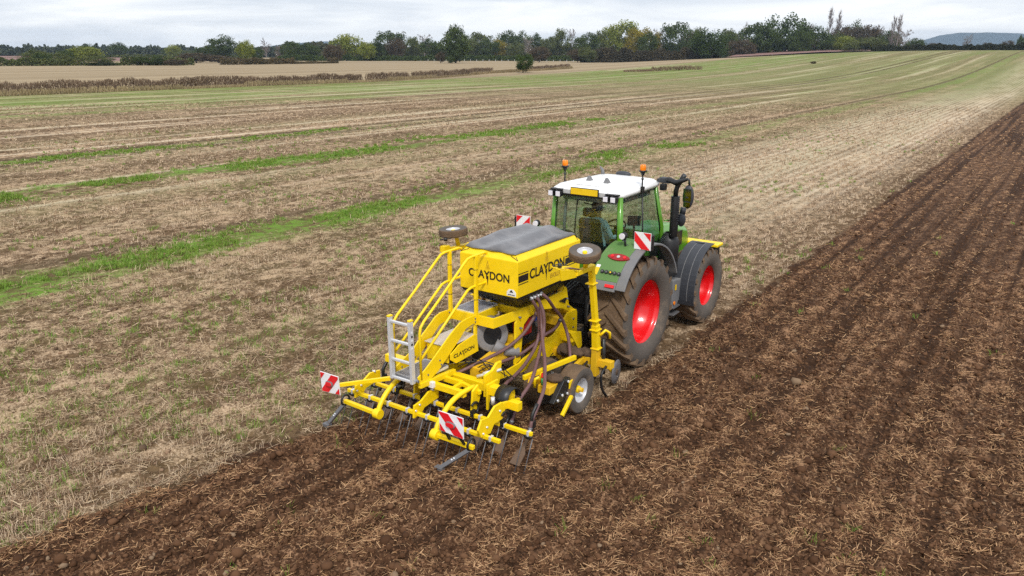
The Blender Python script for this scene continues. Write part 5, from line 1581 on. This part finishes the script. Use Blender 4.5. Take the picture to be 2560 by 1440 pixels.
    # ---- distributor hoses
    hoses = [
        [(.46, -2.45, 1.70), (.50, -2.40, 1.60), (.50, -2.30, 1.45), (.50, -2.26, 1.21), (.50, -2.28, 1.06), (.52, -2.42, .90), (.55, -2.72, .75), (.62, -3.12, .70), (.70, -3.42, .72), (.72, -3.62, .60), (.72, -3.78, .34)],
        [(.46, -2.36, 1.71), (.52, -2.30, 1.62), (.54, -2.28, 1.46), (.58, -2.32, 1.24), (.72, -2.5, 1.06), (.90, -2.72, .92), (1.10, -3.02, .80), (1.28, -3.32, .76), (1.36, -3.58, .64), (1.37, -3.74, .48), (1.37, -3.79, .36)],
        [(.46, -2.20, 1.73), (.55, -2.12, 1.62), (.55, -1.93, 1.42), (.56, -1.72, 1.20), (.64, -1.66, .93), (.80, -1.85, .76), (.88, -1.96, .60), (.92, -2.10, .44)],
        [(.56, -1.74, 1.20), (.50, -1.80, 1.05), (.44, -2.05, .98), (.40, -2.32, .88), (.30, -2.6, .78), (.1, -3.2, .72), (0, -3.6, .55), (0.0, -3.78, .34)],
        [(.38, -2.10, 1.44), (.38, -2.28, 1.28), (.36, -2.5, 1.12), (.28, -2.78, .98), (.18, -3.10, .90), (.02, -3.50, .80), (-.25, -3.66, .62), (-.36, -3.78, .34)],
        [(-.46, -2.40, 1.70), (-.55, -2.30, 1.4), (-.58, -2.5, .95), (-.70, -3.1, .80), (-.72, -3.6, .6), (-.72, -3.78, .34)],
        [(-.46, -2.32, 1.70), (-.60, -2.3, 1.3), (-.85, -2.7, .95), (-1.05, -3.2, .80), (-1.08, -3.6, .6), (-1.08, -3.78, .34)],
        [(.46, -2.30, 1.71), (.58, -2.28, 1.45), (.64, -2.36, 1.15), (.80, -2.75, .90), (.98, -3.2, .74), (1.04, -3.6, .6), (1.05, -3.78, .34)]]
    for h in hoses:
        p = smooth_path(h, 7)
        o = MB().tube(p, .026, 10).build('seed_hose', M['rubber_hose'], D)
        for k in (1, len(p) - 2):
            d = (p[k + 1] - p[k - 1]).normalized()
            MB().cyl(p[k] - d * .02, p[k] + d * .02, .031, 10).build('hose_clip', M['steel'], o)
    MB().tube([(.50 + .045 * math.cos(a), -2.26 + .07 * math.sin(a), 1.16) for a in [k * math.pi / 6 for k in range(12)]], .007, 4, closed=True).build('cable_tie', M['black'], D)
    wr = MB()
    g = random.Random(4)
    for k in range(9):
        x = -.40 + .09 * k
        wr.tube(smooth_path([(x, -3.42 + g.uniform(-.05, .05), .80), (x + .15, -3.30 + g.uniform(-.06, .06), .86 + g.uniform(0, .06)), (x + .35, -3.25 + g.uniform(-.1, .1), .83), (x + .5, -3.35, .80)], 4), .008, 5)
    wr.build('hydraulic_pipe', M['black'], D)
    # ---- toolbars
    fb = MB()
    fb.bar((-1.40, -1.55, .55), (1.40, -1.55, .55), .12, .12)
    fb.build('front_toolbar', YD, D, 0.006)
    mb_ = MB(); mb_.bar((-1.38, -3.62, .72), (.62, -3.62, .72), .12, .12)
    mb_.build('rear_toolbar', Y, D, 0.006)
    MB().bar((.62, -3.70, .74), (1.02, -3.70, .74), .13, .13).build('rear_toolbar', Y, D, 0.006)
    MB().bar((1.10, -3.86, .70), (1.26, -3.86, .70), .10, .12).build('toolbar_end', Y, D, 0.006)
    for s in (1, -1):
        # wheel arms
        MB().bar((s * 1.01, -2.03, .75), (s * .82, -3.14, .75), .05, .07).build('wheel_arm', Y, D, 0.005)
        MB().cyl((s * .50, -2.28, .37), (s * 1.30, -2.28, .37), .035, 12).build('wheel_axle', YD, D)
        MB().bar((s * .86, -2.28, .37), (s * .90, -3.1, .72), .06, .09).bar((s * .86, -2.28, .37), (s * .9, -1.6, .55), .06, .09).build('wheel_fork', YD, D, 0.006)
        small_wheel(D, 'depth_wheel', (s * 1.16, -2.28, .365), .365, .30, .19, (s, 0, 0))
        small_wheel(D, 'depth_wheel', (s * .60, -2.30, .365), .365, .28, .19, (s, 0, 0))
        # corner block near the outer wheel with pins
        MB().plate([(s * 1.20, -3.0, .40), (s * 1.20, -2.72, .66), (s * 1.20, -2.55, .66), (s * 1.20, -2.55, .50), (s * 1.20, -2.7, .34)], (.08, 0, 0)).build('gearbox_plate', M['black'], D, 0.006)
        for y, z in ((-2.62, .62), (-2.78, .46), (-2.64, .44), (-2.9, .42)):
            MB().cyl((s * 1.24, y, z), (s * 1.262, y, z), .02, 10).build('bolt', M['alu'], D)
        MB().bar((s * 1.26, -2.56, .50), (s * 1.26, -2.56, .62), .02, .10, (0, 1, 0)).build('end_cap', Y, D, 0.004)
        MB().bar((s * 1.30, -2.60, .40), (s * 1.30, -2.86, .18), .05, .05).build('scraper', Y, D, 0.006)
        MB().span((s * .95, -2.98, .50), (s * 1.16, -2.72, .62)).build('bearing_block', YD, D, 0.01)
        for y, z, k in ((-3.0, .68, 0), (-3.1, .74, 1), (-2.86, .72, 0)):
            MB().tube([(s * (.92 + .06 * k), y, z - .1), (s * (.93 + .06 * k), y, z + .02), (s * (.98 + .06 * k), y + .03, z + .05)], .022, 8).build('lever', Y, D)
        MB().cyl((s * 1.0, -2.92, .66), (s * 1.0, -2.90, .78), .03, 10).build('valve_cap', M['red'], D)
        MB().cyl((s * 1.06, -3.02, .66), (s * 1.06, -3.02, .76), .018, 10).build('valve_cap', paint('green_valve', (.03, .3, .08), .4, .2), D)
        tx = bpy.data.textures.new('lumps', 'CLOUDS'); tx.noise_scale = .05
        for c, rr in (((s * .72, -1.66, .66), (.22, .12, .08)), ((s * .95, -1.52, .64), (.2, .1, .07)), ((s * 1.08, -2.72, .66), (.13, .12, .06)), ((s * .55, -1.58, .63), (.12, .16, .10))):
            mo = MB().ball(c, rr, 20, 12).build('mud_lump', M['mud'], D)
            ds = mo.modifiers.new('rough', 'DISPLACE'); ds.texture = tx; ds.strength = .07
        # leading discs
        for x in (1.20, .86, .40):
            c = Vector((s * x, -1.03, .215)) if x > 1 else Vector((s * x, -1.18, .2))
            MB().lathe([(.001, .012), (.10, .010), (.205, .002), (.205, -.002), (.10, -.010), (.001, -.012)], c, (1, .12, 0), 32).build('disc_blade', M['steel'], D)
            MB().lathe([(.001, .025), (.05, .022), (.06, .0), (.05, -.022), (.001, -.025)], c, (1, .12, 0), 16).build('disc_hub', M['mud'], D)
            MB().bar(c + Vector((-s * .06, -.02, 0)), c + Vector((-s * .08, -.40, .36)), .03, .07).build('disc_arm', YD, D, 0.005)
        for x in (1.32, .98, .65, .33):
            MB().tube(smooth_path([(s * x, -1.55, .55), (s * x, -1.75, .45), (s * x, -1.72, .2), (s * x, -1.55, .0)], 4), .022, 6).build('leading_tine', M['black'], D)
    # inner side of the toolbar: black rolled bracket, chain, lamp
    rb = MB()
    ring = [(.0, .17 * math.cos(a), .17 * math.sin(a)) for a in [k * math.pi / 14 for k in range(15)]]
    vs = [(x, -3.74 + r[1], .70 + r[2]) for r in ring for x in (.86, 1.08)]
    rb.add(vs, [(2 * i, 2 * i + 1, 2 * i + 3, 2 * i + 2) for i in range(14)], True)
    ro = rb.build('rolled_bracket', M['black'], D); so_ = ro.modifiers.new('solid', 'SOLIDIFY'); so_.thickness = .012
    MB().cyl((.87, -3.94, .66), (.87, -3.94, .76), .028, 10).build('shackle', M['alu'], D)
    for k in range(6):
        c = Vector((.88 - .012 * k, -3.96 - .012 * k, .58 - .045 * k))
        ax = Vector((1, 0, 0)) if k % 2 else Vector((0, 1, 0))
        MB().tube([c + ax * (.016 * math.cos(a)) + Vector((0, 0, 1)) * (.028 * math.sin(a)) for a in [j * math.pi / 5 for j in range(10)]], .006, 5, closed=True).build('chain_link', M['alu'], D)
    MB().box((-.02, -4.16, .80), (.09, .06, .09)).build('rear_lamp', M['clear_lens'], D, 0.008)
    # turnbuckle on the toolbar
    MB().cyl((.35, -3.62, .82), (.62, -3.40, .92), .022, 10).cyl((.42, -3.56, .85), (.52, -3.48, .885), .034, 10).build('turnbuckle', M['alu'], D)
    MB().plate([(.56, -3.72, .60), (.56, -3.72, .92), (.56, -3.56, .94), (.56, -3.44, 1.02), (.56, -3.34, 1.02), (.56, -3.36, .80), (.56, -3.44, .60)], (.04, 0, 0)).plate([(.66, -3.80, .46), (.66, -3.80, .84), (.66, -3.55, .84), (.66, -3.55, .50)], (.03, 0, 0)).build('toolbar_gusset', Y, D, 0.005)
    # ---- harrow carrier
    hc = MB()
    hc.bar((-.62, -4.10, .77), (.52, -4.10, .77), .07, .09)
    hc.bar((-.22, -3.84, .77), (.26, -3.84, .77), .06, .08); hc.bar((.26, -3.84, .77), (.28, -4.10, .77), .05, .06); hc.bar((.26, -3.84, .77), (.64, -3.92, .76), .05, .06)
    hc.bar((-.5, -3.62, .78), (-.5, -4.10, .78), .06, .08); hc.bar((-.06, -3.62, .80), (-.06, -4.36, .84), .06, .08)
    hc.build('harrow_carrier', Y, D, 0.006)
    for X in (-.54, .50):
        arm = smooth_path([(X, -3.86, .80), (X, -4.12, .80), (X, -4.34, .76), (X, -4.52, .66), (X, -4.64, .54), (X, -4.70, .43)], 4)
        MB().tube(arm, .036, 8).build('harrow_arm', Y, D)
        MB().cyl((X - .05, -4.70, .42), (X + .05, -4.70, .42), .07, 18).build('pivot_boss', Y, D, 0.005)
        MB().plate([(X + .08, -3.90, .86), (X + .08, -4.02, .80), (X + .08, -4.06, .42), (X + .08, -3.98, .42), (X + .08, -3.86, .66)], (.03, 0, 0)).build('arm_gusset', Y, D, 0.004)
    X0 = -.54
    MB().bar((-.56, -4.70, .42), (-1.24, -4.66, .41), .055, .055).build('drag_bar', Y, D, 0.006)
    MB().bar((.52, -4.70, .42), (1.12, -4.68, .41), .055, .055).build('drag_bar', Y, D, 0.006)
    # harrow beams
    hbs = [(-4.45, .47, -1.38, 1.36), (-4.05, .47, -1.42, 1.58)]
    for y, z, a, b in hbs:
        MB().bar((a, y, z), (b, y, z), .05, .052).build('harrow_beam', Y, D, 0.006)
    for X in (-1.18, -.05, 1.10):
        MB().plate([(X, -4.58, .60), (X, -4.50, .72), (X, -4.36, .70), (X, -4.22, .80), (X, -4.06, .80), (X, -3.98, .70), (X, -4.06, .56), (X, -4.24, .56), (X, -4.32, .46), (X, -4.52, .48)] if X > 0 else [(X, -4.52, .42), (X, -4.50, .60), (X, -4.36, .62), (X, -4.2, .70), (X, -4.0, .68), (X, -4.0, .54), (X, -4.3, .50), (X, -4.38, .42)], (.03, 0, 0)).build('harrow_link', Y, D, 0.004)
        for y, z in ((-4.12, .7), (-4.4, .58), (-4.48, .52)):
            MB().cyl((X - .02, y, z), (X + .03, y, z), .014, 8).build('bolt', M['alu'], D)
    MB().bar((1.08, -4.02, .72), (1.10, -3.66, .66), .04, .10).build('harrow_link_arm', Y, D, 0.004)
    for y, z, a, b in hbs:
        n = 8
        for k in range(n):
            x = a + .10 + (b - a - .24) * k / (n - 1) + (.09 if y > -4.2 else 0)
            MB().box((x, y, z), (.035, .068, .075)).build('tine_clamp', M['alu'], D, 0.004)
            MB().tube([(x + .10 * t - .05, y - .015, z - .05 + .018 * (i % 2)) for i, t in enumerate([q / 8 for q in range(9)])], .024, 6).build('tine_coil', M['black'], D)
            for dx in (-.07, .07):
                MB().tube([(x + dx, y - .02, z - .05), (x + dx, y - .08, z - .18), (x + dx, y - .22, z - .48)], [.0075, .007, .006], 6).build('spring_tine', M['steel'], D)
    # black tine springs on the front beam
    for x in (-.75, -.28, .16, .62, 1.12):
        MB().tube([(x, -4.02 + .085 * math.cos(a), .56 + .085 * math.sin(a)) for a in [math.radians(d) for d in range(-140, 150, 20)]], .018, 8).box((x, -4.05, .50), (.055, .08, .09)).build('spring_bracket', M['black'], D)
    # drag arms with a clip ring
    for x, tipx in ((-1.22, -1.46), (1.06, .66)):
        MB().tube([(x, -4.66 + .075 * math.cos(a), .43 + .075 * math.sin(a)) for a in [k * math.pi / 8 for k in range(16)]], .016, 7, closed=True).build('clip_ring', M['black'], D)
        a, b = Vector((x, -4.70, .37)), Vector((tipx, -4.80 - .02, .035))
        o = MB().bar(a, b, .055, .035, (0, -1, .6)).build('drag_arm', M['steel'], D, 0.004)
        for t in (.48, .56):
            p = a.lerp(b, t)
            MB().cyl(p, p + Vector((.0, -.012, .02)), .014, 8).build('bolt', M['alu'], o)
        MB().box(b, (.12, .08, .05)).build('drag_foot', M['steel'], o, 0.006)
    # seeding shares
    for k in range(9):
        x = -1.37 + .3425 * k
        leg = smooth_path([(x, -3.62, .68), (x, -3.74, .55), (x, -3.74, .36), (x, -3.84, .24)], 4)
        o = MB().tube(leg, .026, 8).build('coulter_leg', M['black'], D)
        MB().plate([(x - .02, -3.82, .27), (x + .02, -3.82, .27), (x + .022, -3.93, .18), (x + .07, -4.00, .12), (x + .078, -4.15, .01), (x - .078, -4.15, .01), (x - .07, -4.00, .12), (x - .022, -3.93, .18)], Vector((0, -.008, .012))).build('share', M['share'], o)
        MB().box((x, -3.72, .42), (.06, .07, .10)).build('coulter_clamp', M['black'], o, 0.006)
    # ---- warning boards at the back
    chevron_board(D, 'warning_board', [(-1.60, -4.76, .815), (-1.18, -4.80, .845), (-1.16, -4.80, .575), (-1.58, -4.76, .515)], (0, -1, 0), flip=True, lamp=True)
    chevron_board(D, 'warning_board', [(.68, -4.83, .865), (1.08, -4.83, .865), (1.08, -4.83, .580), (.70, -4.83, .60)], (0, -1, 0), flip=False, lamp=True)
    MB().bar((-.56, -4.40, .84), (-1.22, -4.775, .70), .045, .055).build('board_arm', Y, D, 0.005)
    MB().bar((.98, -4.82, .60), (1.00, -4.72, .44), .03, .03).bar((.76, -4.82, .62), (.76, -4.72, .44), .03, .03).build('board_stay', M['black'], D)
    # ---- folded marker arms with transport wheels
    for s in (1, -1):
        m = MB()
        m.bar((s * 1.12, -1.60, .34), (s * 1.14, -1.62, .82), .10, .13, (0, 1, 0))
        o = m.build('marker_base', YD, D, 0.006)
        MB().bar((s * 1.14, -1.62, .80), (s * 1.15, -1.68, 1.20), .10, .11, (0, 1, 0)).build('marker_sleeve', Y, D, 0.006)
        MB().bar((s * 1.15, -1.68, 1.18), (s * 1.16, -1.90, 2.20), .075, .09, (0, 1, 0)).build('marker_mast', Y, D, 0.006)
        for z, y in ((.80, -1.62), (1.12, -1.67), (1.28, -1.70), (1.90, -1.84)):
            MB().box((s * 1.145, y, z), (.14, .15, .018)).build('mast_collar', Y, D, 0.004)
        MB().tube([(s * 1.20, -1.62, 1.02), (s * 1.26, -1.56, 1.10), (s * 1.30, -1.50, 1.05), (s * 1.30, -1.48, .95)], .022, 7).build('mast_hook', Y, D)
        MB().cyl((s * 1.22, -1.50, .35), (s * 1.22, -1.54, .95), .03, 10).build('marker_ram', M['black'], D)
        # folded upper arm
        MB().bar((s * 1.16, -1.84, 2.16), (s * 1.20, -2.42, 2.19), .08, .07).build('marker_arm', Y, D, 0.006)
        if s < 0:
            MB().box((-1.17, -2.46, 2.22), (.10, .14, .10)).build('marker_plate', Y, D, 0.004)
        else:
          MB().plate([(s * 1.205, -2.38, 2.23), (s * 1.205, -2.40, 2.13), (s * 1.205, -2.80, 2.17), (s * 1.205, -2.84, 2.34)], (.02, 0, 0)).plate([(s * 1.19, -2.38, 2.24), (s * 1.19, -2.84, 2.34), (s * 1.06, -2.84, 2.36), (s * 1.06, -2.36, 2.26)], (0, 0, .015)).build('marker_plate', Y, D, 0.004)
        dy = 0 if s > 0 else .30
        MB().tube([(s * 1.15 + .10 * math.cos(a), -2.76 + dy + .08 * math.sin(a), 2.38 + .02 * math.cos(a)) for a in [k * math.pi / 9 for k in range(18)]], .007, 5, closed=True).cyl((s * 1.15, -2.76 + dy, 2.35), (s * 1.15, -2.76 + dy, 2.40), .03, 10).build('cable_loop', M['black'], D)
        MB().tube([(s * 1.14, -2.62, 2.30), (s * 1.20, -2.55, 2.30), (s * 1.26, -2.42, 2.26)], .012, 6).build('linkage_rod', M['rubber_hose'], D)
        MB().cyl((s * 1.18, -2.10, 2.18), (s * 1.21, -2.14, 2.40), .035, 10).build('stub_axle', Y, D)
        small_wheel(D, 'transport_wheel', (s * 1.215, -2.19, 2.44), .235, .125, .115, (s * .10, -.22, 1.0) if s > 0 else (-.05, -.05, 1.0), muddy=True)
drill()
